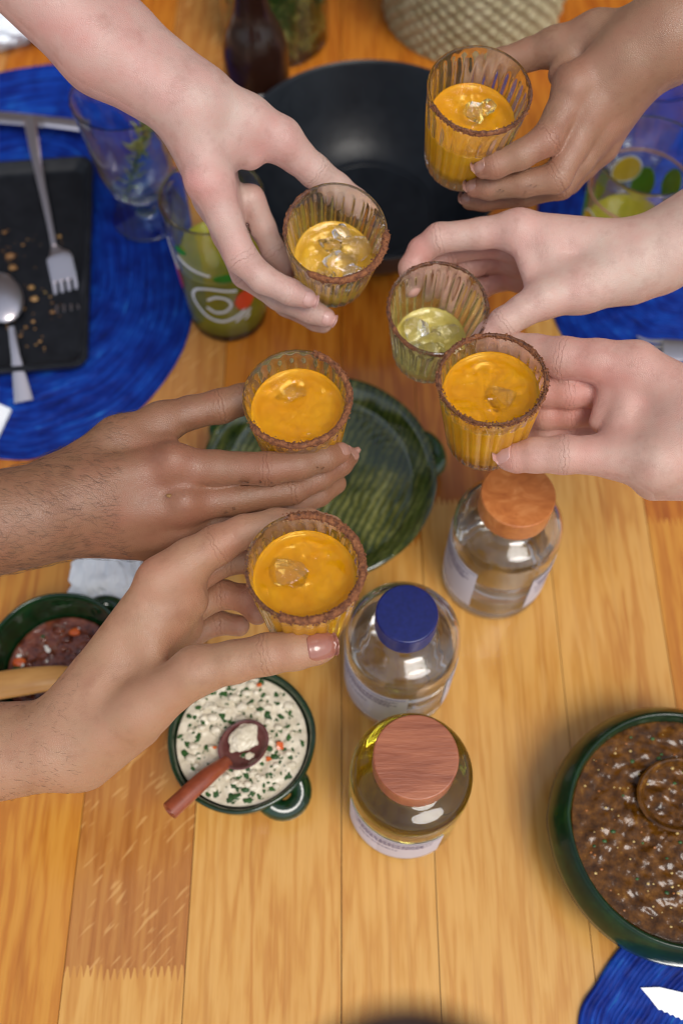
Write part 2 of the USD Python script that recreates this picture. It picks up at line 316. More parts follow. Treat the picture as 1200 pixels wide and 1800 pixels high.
# ------------------------------------------------------------------ tableware builders
def fill_top(R, level, amp, freq, seed, depth=.004, n=72, rings=26, wall=None, edge=.0, extra=None):
    """A body of food or drink: a displaced disc with a skirt (wall(z) gives the skirt radius below) closed at the bottom."""
    th = np.arange(n) * 2 * PI / n; V, F = [[0, 0, level]], []
    for i in range(1, rings + 1):
        r = R * i / rings
        x, y = r * np.cos(th), r * np.sin(th)
        fade = min(1, (rings - i) / (rings * .18))
        z = level + amp * fade * (meshkit.fbm(np.c_[x * freq, y * freq, np.full(n, seed * 3.7)], 4, seed) - .5) * 2 + edge * (i / rings) ** 10
        if extra is not None: z = z + extra(x, y) * fade
        V += np.c_[x, y, z].tolist()
    c = np.array(V); c[0, 2] = c[1:n + 1, 2].mean(); V = c.tolist()
    zs = [level - .001] + [level - depth * k / 4 for k in range(1, 5)]
    for z in zs:
        r = R if wall is None else wall(z)
        V += np.c_[r * np.cos(th), r * np.sin(th), np.full(n, z)].tolist()
    V.append([0, 0, zs[-1]]); last = len(V) - 1
    for k in range(n): F.append((0, 1 + k, 1 + (k + 1) % n))
    tot = rings + len(zs)
    for i in range(tot - 1):
        a = 1 + i * n
        for k in range(n):
            k2 = (k + 1) % n; F += [(a + k, a + n + k, a + n + k2), (a + k, a + n + k2, a + k2)]
    a = 1 + (tot - 1) * n
    for k in range(n): F.append((a + k, last, a + (k + 1) % n))
    return trimesh.Trimesh(np.array(V), np.array(F), process=False)
def wrap(poly, rfun, off=.0001, thick=.0004, size=.003):
    """A flat outline (arc length s, height z) laid round a lathed wall of radius rfun(z)."""
    m = trimesh.creation.extrude_polygon(poly, 1.0, engine='earcut').subdivide_to_size(size + 1.0) if size is None else trimesh.creation.extrude_polygon(poly, thick, engine='earcut')
    m = m.subdivide_to_size(size)
    v = m.vertices; r0 = np.array([rfun(z) for z in v[:, 1]]); rr = r0 + off + v[:, 2]
    a = v[:, 0] / .04
    return trimesh.Trimesh(np.c_[rr * np.cos(a), rr * np.sin(a), v[:, 1]], m.faces, process=False)
def axis_matrix(u, v, d, dx, dy, theta, height):
    """Matrix of a glass whose rim centre shows at pixel (u, v) at depth d; its base leads off towards (dx, dy) in the picture, theta degrees off the line of sight. The base is the origin."""
    rim = deep(u, v, d); w = cam_ray(u, v); w /= np.linalg.norm(w)
    e = RIGHT * dx - UP * dy; e -= w * (e @ w); e /= np.linalg.norm(e); t = math.radians(theta)
    down = w * math.cos(t) + e * math.sin(t); z = -down
    x = RIGHT - z * (RIGHT @ z); x /= np.linalg.norm(x)
    m = np.eye(4); m[:3, 0], m[:3, 1], m[:3, 2], m[:3, 3] = x, np.cross(z, x), z, rim + down * height
    return m

# ------------------------------------------------------------------ fluted shot glasses
SG_H = .072
def sg_in(z): return .0228 + (.0300 - .0228) * (z - .010) / (.0722 - .010)
def sg_out(z): return .0240 + (.0320 - .0240) * z / SG_H
def flute(th, i):
    z = SG_PROF[i][1]; outer = i < SG_N
    a = 1.0 if outer and .004 < z < .060 else (.5 if outer and z <= .063 and z > .002 else 0)
    return 1 + (.046 * (np.abs(np.cos(13 * th)) - .62)) * a
SG_OUT = [(0, 0), (.0205, 0), (.0228, .0008), (.0240, .003)] + [(sg_out(z), z) for z in np.linspace(.006, .058, 9)] + [(sg_out(.0625), .0625), (sg_out(.066), .066), (.0320, .0712)]
SG_N = len(SG_OUT)
SG_PROF = SG_OUT + [(.0316, .0722), (.0309, .0724), (.0302, .0718)] + [(sg_in(z), z) for z in np.linspace(.066, .014, 8)] + [(.0215, .0108), (0, .010)]
SG_MESH = lathe(SG_PROF, 234, radial=flute)
def crust(a0, a1, rr, rz, seed, gaps=.0):
    """Chili crust along the rim from angle a0 to a1 (degrees)."""
    n = max(20, int(abs(a1 - a0) / 360 * 420)); m = 14
    A = np.radians(np.linspace(a0, a1, n)); full = abs(a1 - a0) >= 359
    ph = np.arange(m) * 2 * PI / m; V = []
    for i, a in enumerate(A):
        f = 1.0 if full else min(1, i / 9 + .15, (n - 1 - i) / 9 + .15)
        f *= 1 - gaps * max(0, meshkit.noise(np.array([math.cos(a) * 3, math.sin(a) * 3, seed]), seed) * 2 - .7)
        cx, cz = .0311 * math.cos(a), .0311 * math.sin(a)
        rad = rr * f * (1 + 0 * ph)
        p = np.c_[(.0311 + rr * f * np.cos(ph)) * math.cos(a), (.0311 + rr * f * np.cos(ph)) * math.sin(a), .0712 + rz * f * np.sin(ph) - .0006]
        d = np.c_[np.cos(ph) * math.cos(a), np.cos(ph) * math.sin(a), np.sin(ph)]
        V.append(p + d * ((meshkit.fbm(p * 900, 3, seed) - .45) * .0016 + (meshkit.noise(p * 260, seed + 2) - .5) * .0013)[:, None] * f)
    V = np.concatenate(V); F = []
    for i in range(n if full else n - 1):
        for k in range(m):
            a, b = i * m + k, i * m + (k + 1) % m
            c, d = ((i + 1) % n) * m + (k + 1) % m, ((i + 1) % n) * m + k
            F += [(a, c, b), (a, d, c)]
    mm = trimesh.Trimesh(V, np.array(F), process=False)
    if not full: mm.fill_holes()
    rg = np.random.default_rng(seed); grains = [mm]
    for i in range(int(abs(a1 - a0) * 1.7)):
        a = math.radians(rg.uniform(min(a0, a1), max(a0, a1))); ph = rg.uniform(-.9, PI + .9); k = 1.0 + rg.normal() * .18
        g = trimesh.creation.icosphere(subdivisions=1, radius=rg.uniform(.0002, .00062) * (1 if rr > .0012 else .75)); g.vertices *= rg.uniform(.7, 1.3, 3)
        r = .0311 + rr * k * math.cos(ph) * 1.05; g.apply_translation((r * math.cos(a), r * math.sin(a), .0706 + rz * k * 1.05 * math.sin(ph))); grains.append(g)
    return cat(grains)
SHOT = {}
def shot_glass(key, label, mtx, level, drink, amp, ices, crusts, seed):
    g = thing('shot_glass', label, 'glass', matrix=mtx, group='fluted shot glasses raised in a toast')
    SHOT[key] = mtx
    obj('glass_body', SG_MESH, M['amber_clear'], g, smooth=40)
    def bumps(x, y):
        z = 0
        for (bx, by, br, bh) in ices:
            z = z + bh * np.exp(-(((x - bx) ** 2 + (y - by) ** 2) / br ** 2) ** 2)
        k = np.c_[x * 120 + seed, y * 120, 0 * x]; r1 = np.abs(meshkit.noise(k, seed) - .5) * 2; r2 = np.abs(meshkit.noise(k * 1.9 + 5, seed + 1) - .5) * 2
        return z + .0013 * (1 - r1) ** 4 * (meshkit.noise(k * .5 + 9, seed + 4) > .54) + .0008 * (1 - r2) ** 5 * (meshkit.noise(k * .5 + 2, seed + 6) > .6)
    lay = .0055 if level > .03 else .004
    rp = sg_in(level - .0006) + .0002
    obj('drink_pulp', fill_top(rp, level - .0006, .0012, 150, seed + 40, depth=level - .0110, wall=lambda z: sg_in(z) + .0002, extra=lambda x, y: -lay * (1 - ((x * x + y * y) / rp ** 2) ** 2), n=96, rings=24), M[drink], g, smooth=True)
    obj('drink', fill_top(sg_in(level) + .0002, level, amp, 95, seed, depth=lay + .002, wall=lambda z: sg_in(z) - .0003, edge=.0012, extra=bumps, n=110, rings=44), M[drink + '_clear'], g, smooth=True)
    return g
def chunk(r, seed, n=16, scale=(1, 1, 1)):
    """An angular lump: the hull of random points, its edges eased a little."""
    rg = np.random.default_rng(seed); p = rg.normal(size=(n, 3)); p /= np.linalg.norm(p, axis=1, keepdims=True); p *= rg.uniform(.75, 1.1, (n, 1))
    m = trimesh.convex.convex_hull(p * np.array(scale) * r).subdivide().subdivide(); trimesh.smoothing.filter_laplacian(m, lamb=.4, iterations=1); return m
def ice_lumps(g, spots, seed):
    for i, (x, y, z, r) in enumerate(spots):
        obj('ice_cube', moved(chunk(r * 1.12, seed + i, 15, (1.1, .9, .85)), (x, y, z)), M['ice'], g, smooth=12)
g5 = shot_glass('g5', 'nearest glass full of orange drink, thick chili rim at its right, held by painted nails', axis_matrix(535, 994, .530, .06, 1, 25, SG_H), .0565, 'orange', .0008,
                [(.004, -.006, .008, .0007), (.015, .003, .006, .0009)], [], 3)
obj('chili_rim', crust(112, -118, .0021, .0021, 1), M['chili'], g5, smooth=True)
obj('chili_rim', crust(242, 150, .0010, .0010, 2, .8), M['chili'], g5, smooth=True)
g4 = shot_glass('g4', 'full glass of orange drink held by the tanned hairy hand above the green plate', axis_matrix(521, 697, .583, .10, 1, 28, SG_H), .0545, 'orange', .0008,
                [(.008, -.007, .007, .0009)], [], 5)
obj('chili_rim', crust(75, -150, .0018, .0020, 3), M['chili'], g4, smooth=True)
g3 = shot_glass('g3', 'full glass of orange drink, chili all round its rim, just behind the orange wooden cap', axis_matrix(865, 664, .577, -.12, 1, 34, SG_H), .0570, 'orange', .0008,
                [(-.006, .006, .008, .0009)], [], 8)
obj('chili_rim', crust(0, 360, .0015, .0017, 4, .5), M['chili'], g3, smooth=True)
gp = shot_glass('gp', 'nearly empty glass with pale yellow ice at the bottom, centre of the toast', axis_matrix(770, 540, .622, -.24, 1, 26, SG_H), .0200, 'pale', .0022,
                [(-.006, .004, .008, .002)], [], 11)
obj('chili_rim', crust(0, 360, .0011, .0013, 5, .95), M['chili'], gp, smooth=True)
ice_lumps(gp, [(-.009, .006, .025, .0090), (.008, .005, .026, .0098), (.001, -.008, .023, .0095), (-.009, -.008, .021, .0075)], 31)
g1 = shot_glass('g1', 'glass of clear ice and orange drink held by the pale hand over the black bowl', axis_matrix(590, 406, .609, -.10, 1, 24, SG_H), .0300, 'yellow', .0018,
                [(-.012, .0, .008, .002)], [], 14)
obj('chili_rim', crust(5, -125, .0021, .0022, 6), M['chili'], g1, smooth=True)
obj('chili_rim', crust(190, 118, .0011, .0012, 7, .5), M['chili'], g1, smooth=True)
ice_lumps(g1, [(.005, -.007, .0365, .0105), (.014, .005, .0355, .0098), (-.001, .009, .035, .0085), (.013, -.013, .0345, .0075), (-.006, -.013, .034, .007), (.006, .015, .0345, .007)], 41)
g2 = shot_glass('g2', 'tall looking glass half full of orange drink at upper right beside the straw basket', axis_matrix(843, 155, .599, -.26, 1, 41, SG_H), .0440, 'orange', .0016,
                [(.0, .004, .008, .0022)], [], 17)
obj('chili_rim', crust(200, 340, .0013, .0014, 8, .5), M['chili'], g2, smooth=True)
obj('chili_rim', crust(340, 380, .0008, .0009, 9, .8), M['chili'], g2, smooth=True)
ice_lumps(g2, [(.002, .004, .0455, .0080), (.010, .008, .0445, .0068)], 51)

ice_lumps(g5, [(-.0090, .0035, .0528, .0108)], 61)
ice_lumps(g4, [(-.005, .010, .0508, .0095)], 68)
ice_lumps(g3, [(.007, -.004, .0533, .0100)], 73)

# ------------------------------------------------------------------ bottles
BR = .0405
B_OUT = [(0, .003), (.030, .003), (.034, .0), (.0385, .0008), (BR, .004)] + [(BR, z) for z in np.linspace(.012, .086, 7)] + smooth_prof([(BR, .090), (.0395, .0975), (.036, .1025), (.030, .1050), (.0240, .1065), (.0200, .1090), (.0178, .1130), (.0175, .1220)], 4).tolist()
B_IN = [(0.0, .011), (.030, .0105), (.0355, .013)] + [(BR - .0032, z) for z in np.linspace(.018, .086, 6)] + smooth_prof([(BR - .0032, .090), (.0360, .0955), (.0325, .0990), (.0270, .1015), (.0205, .1040), (.0165, .1080), (.0145, .1130), (.0142, .1220)], 4).tolist()
BOTTLE = lathe(B_OUT + [(0, .1220)], 96)
def bottle(label, u, v, captop, cap, capr, liquid, level, lab, rotz, inks):
    p = at(u, v, captop); b = thing('spirit_bottle', label, 'bottle', (p[0], p[1], 0), group='stout round spirit bottles')
    s = captop / .1400
    obj('glass_body', BOTTLE, M['clear'], b, smooth=40)
    liq = [(0, .0108)] + [(r + .0001, z) for r, z in B_IN[1:] if z < level]; rl = np.interp(level, [z for _, z in B_IN[1:]], [r for r, _ in B_IN[1:]])
    obj('liquor', lathe(liq + [(rl + .0001, level), (rl * .9, level - .0006), (0, level - .0008)], 96), M[liquid], b, smooth=40)
    air = [(0, level - .0002), (rl, level - .0002)] + [(r, z) for r, z in B_IN[1:] if z > level and z < .1215] + [(0, .1214)]
    obj('inner_wall', lathe(air, 96), M['inner_air'], b, smooth=40)
    ch = .021; z0, z1 = captop - ch, captop
    c = obj('cap', lathe([(0, z0), (capr - .0012, z0), (capr, z0 + .001), (capr, z1 - .0012), (capr - .0005, z1 - .0004), (capr - .0014, z1), (0, z1)], 72), M[cap], b, smooth=30)
    obj('neck_ring', lathe([(.0178, .1175), (.0205, .1175), (.0205, z0 - .0002), (.0178, z0 - .0002)], 48, closed=True), M['spoon_wood'], b)
    for (a0, a1, y0, y1, lines) in lab:
        R = BR + .0003
        A = np.radians(np.linspace(a0, a1, 40)); V = []
        for r in (R, R + .00025):
            for z in (y0, y1): V += np.c_[r * np.cos(A), r * np.sin(A), np.full(40, z)].tolist()
        F = []
        for i in range(39):
            q = lambda k, j: k * 40 + j
            for a_, b_, c_, d_ in ((q(2, i), q(2, i + 1), q(3, i + 1), q(3, i)), (q(0, i + 1), q(0, i), q(1, i), q(1, i + 1)), (q(1, i), q(3, i), q(3, i + 1), q(1, i + 1)), (q(0, i), q(0, i + 1), q(2, i + 1), q(2, i))):
                F += [(a_, b_, c_), (a_, c_, d_)]
        lp = obj('label', trimesh.Trimesh(np.array(V), np.array(F), process=False), M['label'], b, smooth=30)
        rg = random.Random(int(a0 * 7 + y0 * 1e5)); marks = {0: [], 1: []}
        for (zz, hh, f0, f1, ink, solid) in lines:
            a = a0 + (a1 - a0) * f0; end = a0 + (a1 - a0) * f1
            while a < end:
                w = (end - a) if solid else min(rg.uniform(1.0, 4.5), end - a)
                aa = np.radians(np.linspace(a, a + w, max(3, int(w / 2)))); r = R + .00040
                z0_, z1_ = zz, zz + hh
                for i in range(len(aa) - 1):
                    marks[ink].append(trimesh.Trimesh(np.array([[r * math.cos(t), r * math.sin(t), z] for t, z in ((aa[i], z0_), (aa[i + 1], z0_), (aa[i + 1], z1_), (aa[i], z1_))]), [[0, 1, 2], [0, 2, 3]], process=False))
                a += w + (0 if solid else rg.uniform(.5, 1.4))
        for k, mm in marks.items():
            if mm: obj('print', cat(mm), M['ink_blue' if k else 'ink'], lp, smooth=False)
    return b
TXT = lambda top, col: [(top - .003, .0012, .05, .97, col, True)] + [(top - .009 - .0035 * i, .0015 + .0006 * (i % 2), .12 + .05 * (i % 3), .90 - .07 * (i % 2), 0, False) for i in range(4)] + [(top - .030, .0022, .2, .6, 0, False)]
bottle('spirit bottle with round orange wooden cap, clear liquid, rearmost of the three', 911, 868, .1400, 'cap_orange', .0262, 'spirit', .062, [(150, 236, .018, .076, TXT(.076, 0)), (-62, -8, .018, .070, TXT(.070, 0))], 0, 0)
bottle('spirit bottle with blue cap, clear liquid, in the middle of the three', 715, 1078, .1360, 'cap_blue', .0208, 'spirit', .082, [(168, 275, .014, .076, TXT(.076, 1)), (-40, 12, .016, .070, TXT(.07, 1))], 0, 0)
bottle('spirit bottle of olive gold liquid with flat reddish wooden cap, nearest the lower edge', 731, 1330, .1400, 'cap_wood', .0264, 'aged_spirit', .1045, [(195, 302, .012, .070, TXT(.070, 0))], 0, 0)

# brown beer bottle
p = deep(448, 85, .975); bb = thing('beer_bottle', 'dark brown long neck beer bottle with a white and yellow label', 'bottle', (p[0], p[1], 0))
zb = p[2]; prof = [(0, 0), (.028, 0), (.0315, .003), (.0325, .010), (.0325, zb - .02)] + smooth_prof([(.0325, zb - .012), (.0315, zb + .004), (.0265, zb + .022), (.0190, zb + .040), (.0155, zb + .060), (.0138, zb + .085), (.0135, zb + .098)], 4).tolist() + [(.0150, zb + .100), (.0150, zb + .106), (.0125, zb + .108), (0, zb + .108)]
obj('body', lathe(prof, 64), M['beer_glass'], bb, smooth=40)
obj('label', wrap(Polygon([(a, z) for a, z in ((-.108, .03), (-.030, .03), (-.030, zb - .028), (-.108, zb - .028))]), lambda z: .0325), M['white_paint'], bb, smooth=40)
obj('label_band', wrap(Polygon([(a, z) for a, z in ((-.106, zb - .050), (-.035, zb - .050), (-.035, zb - .033), (-.106, zb - .033))]), lambda z: .0325, off=.0006), M['yellow_paint'], bb, smooth=40)

# jar of leaves
p = at(485, 62, 0); jar = thing('leaf_jar', 'glass jar packed with green leaves at the top edge behind the beer bottle', 'jar', (p[0], p[1], 0))
obj('glass_body', lathe([(0, 0), (.055, 0), (.060, .006), (.060, .135), (.054, .150), (.051, .150), (.0575, .133), (.0575, .008), (.053, .004), (0, .004)], 72), M['clear'], jar)
rg = np.random.default_rng(4); V, F = [], []
for i in range(900):
    r = .055 * math.sqrt(rg.uniform(.25, 1)); a = rg.uniform(0, 2 * PI); c = np.array([r * math.cos(a), r * math.sin(a), rg.uniform(.008, .125)])
    d = rg.normal(size=3); d /= np.linalg.norm(d); s = np.cross(d, rg.normal(size=3)); s /= np.linalg.norm(s); L, w = rg.uniform(.008, .017), rg.uniform(.0018, .004)
    q = [c - d * L, c + s * w, c + d * L, c - s * w]
    q = [np.array([*(x[:2] * min(1, .056 / max(1e-6, np.hypot(*x[:2])))), max(.005, x[2])]) for x in q]
    b = len(V); V += q; F += [(b, b + 1, b + 2), (b, b + 2, b + 3)]
leaves = trimesh.Trimesh(np.array(V), np.array(F), process=False)
obj('leaves', leaves, M['leaf_pale'], jar, smooth=False, kind='stuff')
obj('leaf_core', lathe([(0, .006), (.046, .006), (.046, .12), (0, .12)], 24), M['leaf'], jar)

# straw basket
p = at(836, 118, 0); bk = thing('straw_basket', 'round woven palm straw basket at the top edge', 'basket', (p[0], p[1] + .098, 0))
n, rows = 360, 120; th = np.arange(n) * 2 * PI / n; V = []; F = []
for i in range(rows + 1):
    t = i / rows; z = .17 * t; row = int(i // 6); fr = (i % 6) / 6
    R = .098 + .020 * t
    rr = R + .0021 * np.sin(36 * th + PI * row + fr * 1.2) * math.sin(PI * fr) + .0010 * math.sin(PI * fr) + (meshkit.noise(np.c_[np.cos(th) * 30, np.sin(th) * 30, np.full(n, i * .7)], 9) - .5) * .0012
    V.append(np.c_[rr * np.cos(th), rr * np.sin(th), np.full(n, z)])
for R, z in ((.112, .172), (.108, .160), (.092, .010), (.0, .010)): V.append(np.c_[R * np.cos(th), R * np.sin(th), np.full(n, z)])
V = np.concatenate(V); tot = len(V) // n
for i in range(tot - 1):
    a = np.arange(n) + i * n; b = np.roll(np.arange(n), -1) + i * n; F += [np.c_[a, b, b + n], np.c_[a, b + n, a + n]]
obj('weave', trimesh.Trimesh(V, np.concatenate(F), process=False), M['straw'], bk, smooth=True)

# black clay bowl
p = at(652, 272, .080); bw = thing('black_bowl', 'large matt black clay bowl behind the raised glasses', 'bowl', (p[0], p[1], 0))
obj('body', lathe([(r * 1.11, z) for r, z in [(0, 0), (.055, 0), (.064, .003), (.085, .022), (.103, .050), (.114, .078), (.1165, .082), (.1150, .0835), (.1115, .081), (.099, .051), (.080, .022), (.062, .0115), (.058, .0100), (.055, .0108), (.0535, .0095), (0, .009)]], 96), M['black_clay'], bw, smooth=50)

# green glazed plate with lug handles
p = at(560, 832, .030); gpz = thing('green_plate', 'shallow green glazed clay plate with two lug handles in the middle of the table', 'plate', (p[0], p[1], 0))
n = 120; th = np.arange(n) * 2 * PI / n; V = []; F = []
prof = [(.062, 0), (.070, .001), (.084, .012), (.094, .026), (.0985, .030), (.0980, .0325), (.0945, .033), (.0905, .030), (.084, .017), (.0795, .0125)]
for r, z in prof: V.append(np.c_[r * np.cos(th), r * np.sin(th), np.full(n, z) + (meshkit.noise(np.c_[np.cos(th) * 4, np.sin(th) * 4, np.full(n, z * 90)], 5) - .5) * .0016])
for r in np.linspace(.078, .0, 40):
    x, y = r * np.cos(th), r * np.sin(th); s = x * math.cos(-.45) + y * math.sin(-.45)
    ribs = np.sin(s * 2 * PI / .0065 + 2.2 * (meshkit.noise(np.c_[x * 50, y * 50, 0 * x], 3) - .5)) * (.45 + .55 * meshkit.noise(np.c_[x * 40, y * 40, 0 * x + 3], 4))
    V.append(np.c_[x, y, .0115 + .0013 * ribs * min(1, (.079 - r) / .006)])
V.append(np.array([[0, 0, 0.0]])); V = np.concatenate(V); tot = (len(V) - 1) // n
for i in range(tot - 1):
    a = np.arange(n) + i * n; b = np.roll(np.arange(n), -1) + i * n; F += [np.c_[a, b, b + n], np.c_[a, b + n, a + n]]
F.append(np.c_[np.full(n, len(V) - 1), np.roll(np.arange(n), -1), np.arange(n)])
M['plate_glaze'] = look('plate_glaze', {'t': ('texture_coordinate', {}), 'm': ('mapping', {'rotation': (0, 0, .45)}), 'w': ('wave_texture', {'wave_type': 'bands', 'bands_direction': 'x', 'scale': 48.3, 'distortion': 5, 'detail': 3, 'detail_scale': 1.2}), 'n2': ('noise_texture', {'scale': 30, 'detail': 5, 'roughness': .65}),
    'mf': ('mix_float', {'fac': .87}), 'r': ('rgb_ramp', {'ramp': [(.30, (.006, .014, .002)), (.45, (.020, .032, .004)), (.58, (.065, .075, .013)), (.74, (.24, .24, .07))]}), 'p': ('principled_bsdf', {'roughness': .08, 'coat_weight': .6, 'coat_roughness': .03})},
    [('t.object', 'm.vector'), ('m.vector', 'w.vector'), ('t.object', 'n2.vector'), ('w.fac', 'mf.a'), ('n2.fac', 'mf.b'), ('mf.result', 'r.fac'), ('r.color', 'p.base_color')])
obj('body', trimesh.Trimesh(V, np.concatenate(F), process=False), M['plate_glaze'], gpz, smooth=True)
def lug(cx, cy, cz, ang, w, reach, r, flat=1.0):
    """A looped handle standing out from a rim point in direction ang."""
    c, s = math.cos(ang), math.sin(ang)
    pts = [(cx + c * reach * math.sin(t) - s * w * math.cos(t) * .5 - c * .004, cy + s * reach * math.sin(t) + c * w * math.cos(t) * .5 - s * .004, cz - .004 * math.sin(t)) for t in np.linspace(0, PI, 15)]
    return tube(pts, r, 10, flat)
for (u, v) in ((330, 695), (772, 792)):
    q = at(u, v, .026) - np.array([p[0], p[1], 0]); a = math.atan2(q[1], q[0])
    obj('handle', lug(.094 * math.cos(a), .094 * math.sin(a), .026, a, .034, .013, .0076), M['green_glaze'], gpz, smooth=True)

# small bowls
def small_bowl(name, label, u, v, zr, R, handles, glaze='dark_glaze'):
    p = at(u, v, zr); b = thing(name, label, 'bowl', (p[0], p[1], 0)); s = R / .052; k = zr / .045
    obj('body', lathe([(0, 0), (.026 * s, 0), (.032 * s, .002), (.045 * s, .014 * k), (.0505 * s, .030 * k), (.0515 * s, .042 * k), (.0525 * s, .0455 * k), (.0515 * s, .0475 * k), (.0495 * s, .0470 * k), (.0480 * s, .042 * k), (.0468 * s, .030 * k), (.040 * s, .014 * k), (.028 * s, .007), (0, .006)], 96,
        radial=lambda th, i: 1 + .006 * np.sin(3 * th + 1) + .004 * np.sin(7 * th)), M[glaze], b, smooth=True)
    for (hu, hv) in handles:
        q = at(hu, hv, zr * .8) - np.array([p[0], p[1], 0]); a = math.atan2(q[1], q[0])
        obj('handle', lug(R * .95 * math.cos(a), R * .95 * math.sin(a), zr * .82, a, .027, .0135, .0074), M[glaze], b, smooth=True)
    return b, p
db, dp = small_bowl('dip_bowl', 'small dark green bowl of white cheese dip with herbs', 424, 1298, .045, .0525, [(525, 1425), (310, 1180)])
obj('dip', fill_top(.0468, .0405, .0034, 150, 6, depth=.02, rings=44, n=110, wall=lambda z: .0468 - max(0, (.034 - z)) * .35), M['dip'], db, smooth=True)
rg = np.random.default_rng(12); bits = []
for i in range(320):
    r, a = .045 * math.sqrt(rg.uniform(0, 1)), rg.uniform(0, 2 * PI); x, y = r * math.cos(a), r * math.sin(a)
    z = .0405 + .0034 * (float(meshkit.fbm(np.array([[x * 150, y * 150, 6 * 3.7]]), 4, 6)[0]) - .5) * 2
    w = .0004 + .0018 * rg.uniform(0, 1) ** 2.2; f = blob(w, i, .9, 2.2, 2, (1.4, .9, .22)); bits.append(moved(f, (x, y, z + .0004), rg.uniform(0, 6)))
obj('chopped_herb', cat(bits), M['leaf'], db, smooth=True, kind='stuff')
for i, (u, v, r) in enumerate(((487, 1312, .0042), (472, 1336, .0035), (378, 1312, .002), (455, 1205, .002))):
    q = at(u, v, .0435) - np.array([dp[0], dp[1], 0]); obj('tomato_piece', moved(chunk(r * 1.2, 90 + i, 9, (1, .9, .6)), q), M['tomato'], db, smooth=30)
for i in range(75):
    r, a = .043 * math.sqrt(rg.uniform(0, 1)), rg.uniform(0, 2 * PI)
    obj('cheese_lump', moved(blob(rg.uniform(.0014, .0036), 200 + i, .5, 1.6, 2, (1.2, .9, .7)), (r * math.cos(a), r * math.sin(a), .0410)), M['dip'], db, smooth=True)

sb, sp = small_bowl('red_salsa_bowl', 'small dark green bowl of chunky red salsa under the arms at left', 98, 1160, .045, .0535, [(212, 1062), (-10, 1240)])
obj('salsa', fill_top(.0425, .0225, .0042, 90, 21, depth=.015, rings=40, n=100, wall=lambda z: .0425 - max(0, (.0225 - z)) * .7), M['salsa_red'], sb, smooth=True)
for i in range(46):
    r, a = .038 * math.sqrt(rg.uniform(0, 1)), rg.uniform(0, 2 * PI); k = ('tomato', 'salsa_red', 'salsa_red', 'onion', 'leaf')[min(4, int(rg.uniform(0, 4.6)))]
    obj({'tomato': 'tomato_piece', 'salsa_red': 'chili_piece', 'onion': 'onion_piece', 'leaf': 'herb_piece'}[k], moved(blob(rg.uniform(.0014, .0042) * (.6 if k in ('onion', 'leaf') else 1), 300 + i, .4, 1.4, 2, (1.2, .9, .6)), (r * math.cos(a), r * math.sin(a) * .93, .0240)), M[k], sb, smooth=True)

p = at(1200, 1452, .060); gb = thing('brown_salsa_bowl', 'big dark green bowl of brown salsa at the right edge', 'bowl', (p[0], p[1], 0))
lip = lambda th, i: 1 + .010 * np.exp(-(((th - 3.05) / .10) ** 2)) * (1 if i > 3 else 0) + .003 * np.sin(5 * th)
obj('body', lathe([(0, 0), (.045, 0), (.058, .004), (.078, .020), (.0862, .036), (.0860, .045), (.0822, .0545), (.0785, .0595), (.0770, .0612), (.0757, .0614), (.0745, .0603), (.0738, .0570), (.071, .046), (.058, .022), (.040, .010), (0, .009)], 120, radial=lip), M['bowl_glaze'], gb, smooth=True)
obj('salsa', fill_top(.0732, .0535, .0023, 180, 33, depth=.02, rings=64, n=150, wall=lambda z: .0732 - max(0, .0535 - z) * .5), M['salsa_brown'], gb, smooth=True)
bits = {'onion': [], 'leaf': [], 'tomato': []}
for i in range(170):
    r, a = .070 * math.sqrt(rg.uniform(0, 1)), rg.uniform(0, 2 * PI); x, y = r * math.cos(a), r * math.sin(a)
    z = .0535 + .0023 * (float(meshkit.fbm(np.array([[x * 180, y * 180, 33 * 3.7]]), 4, 33)[0]) - .5) * 2
    k = ('onion', 'onion', 'leaf', 'tomato')[int(rg.uniform(0, 4))]
    bits[k].append(moved(blob(rg.uniform(.0004, .0010) * (1.5 if k == 'leaf' else 1), 500 + i % 40, .4, 1.4, 1, (1.2, .9, .6)), (x, y, z + .0001)))
M['seed'] = plain('chili_seed', (.52, .36, .12), .3)
M['flake'] = plain('chili_flake', (.30, .10, .015), .2)
for k, nm, mm in (('onion', 'seeds', 'seed'), ('leaf', 'chopped_herb', 'leaf'), ('tomato', 'chili_flakes', 'flake')): obj(nm, cat(bits[k]), M[mm], gb, smooth=True, kind='stuff')

# spoons
def ladle(name, label, bowl, end, r, handle, mat_bowl, mat_handle, flat=.6, tilt=0.0, group=None):
    b, e = np.array(bowl), np.array(end); d = e - b; L = np.hypot(d[0], d[1]); a = math.atan2(d[1], d[0])
    t = thing(name, label, 'spoon', b, a, group)
    prof = [(0, -.55), (.35, -.52), (.7, -.36), (.93, -.10), (1.0, .10), (.95, .14), (.88, .10), (.78, -.12), (.55, -.30), (.28, -.39), (0, -.41)]
    bm = lathe([(x * r, z * r) for x, z in prof], 48); bm.vertices[:, 0] *= 1.18
    bp = obj('spoon_bowl', bm, M[mat_bowl], t, smooth=50)
    dz = e[2] - b[2]
    hp = smooth_prof([(r * .98, 0, -.002), (r * 1.5, 0, .003 + dz * .12), (L * .55, 0, dz * .5 + .003), (L * .97, 0, dz), (L, 0, dz)], 6)
    w = np.interp(np.arange(len(hp)) / (len(hp) - 1), [0, .12, .5, .93, 1], [handle * .8, handle * .8, handle, handle * 1.05, handle * .5])
    obj('handle', tube(hp, w, 14, flat), M[mat_handle], t, smooth=50)
    return t
cs = ladle('clay_spoon', 'red brown clay spoon resting in the white dip', at(428, 1310, .047), at(300, 1424, .060), .0165, .0064, 'clay_dark', 'clay', .8)
obj('dip_lump', moved(blob(.0098, 77, .35, 1.5, 4, (1.15, .9, .5)), (-.004, -.004, -.001)), M['dip'], cs, smooth=True)
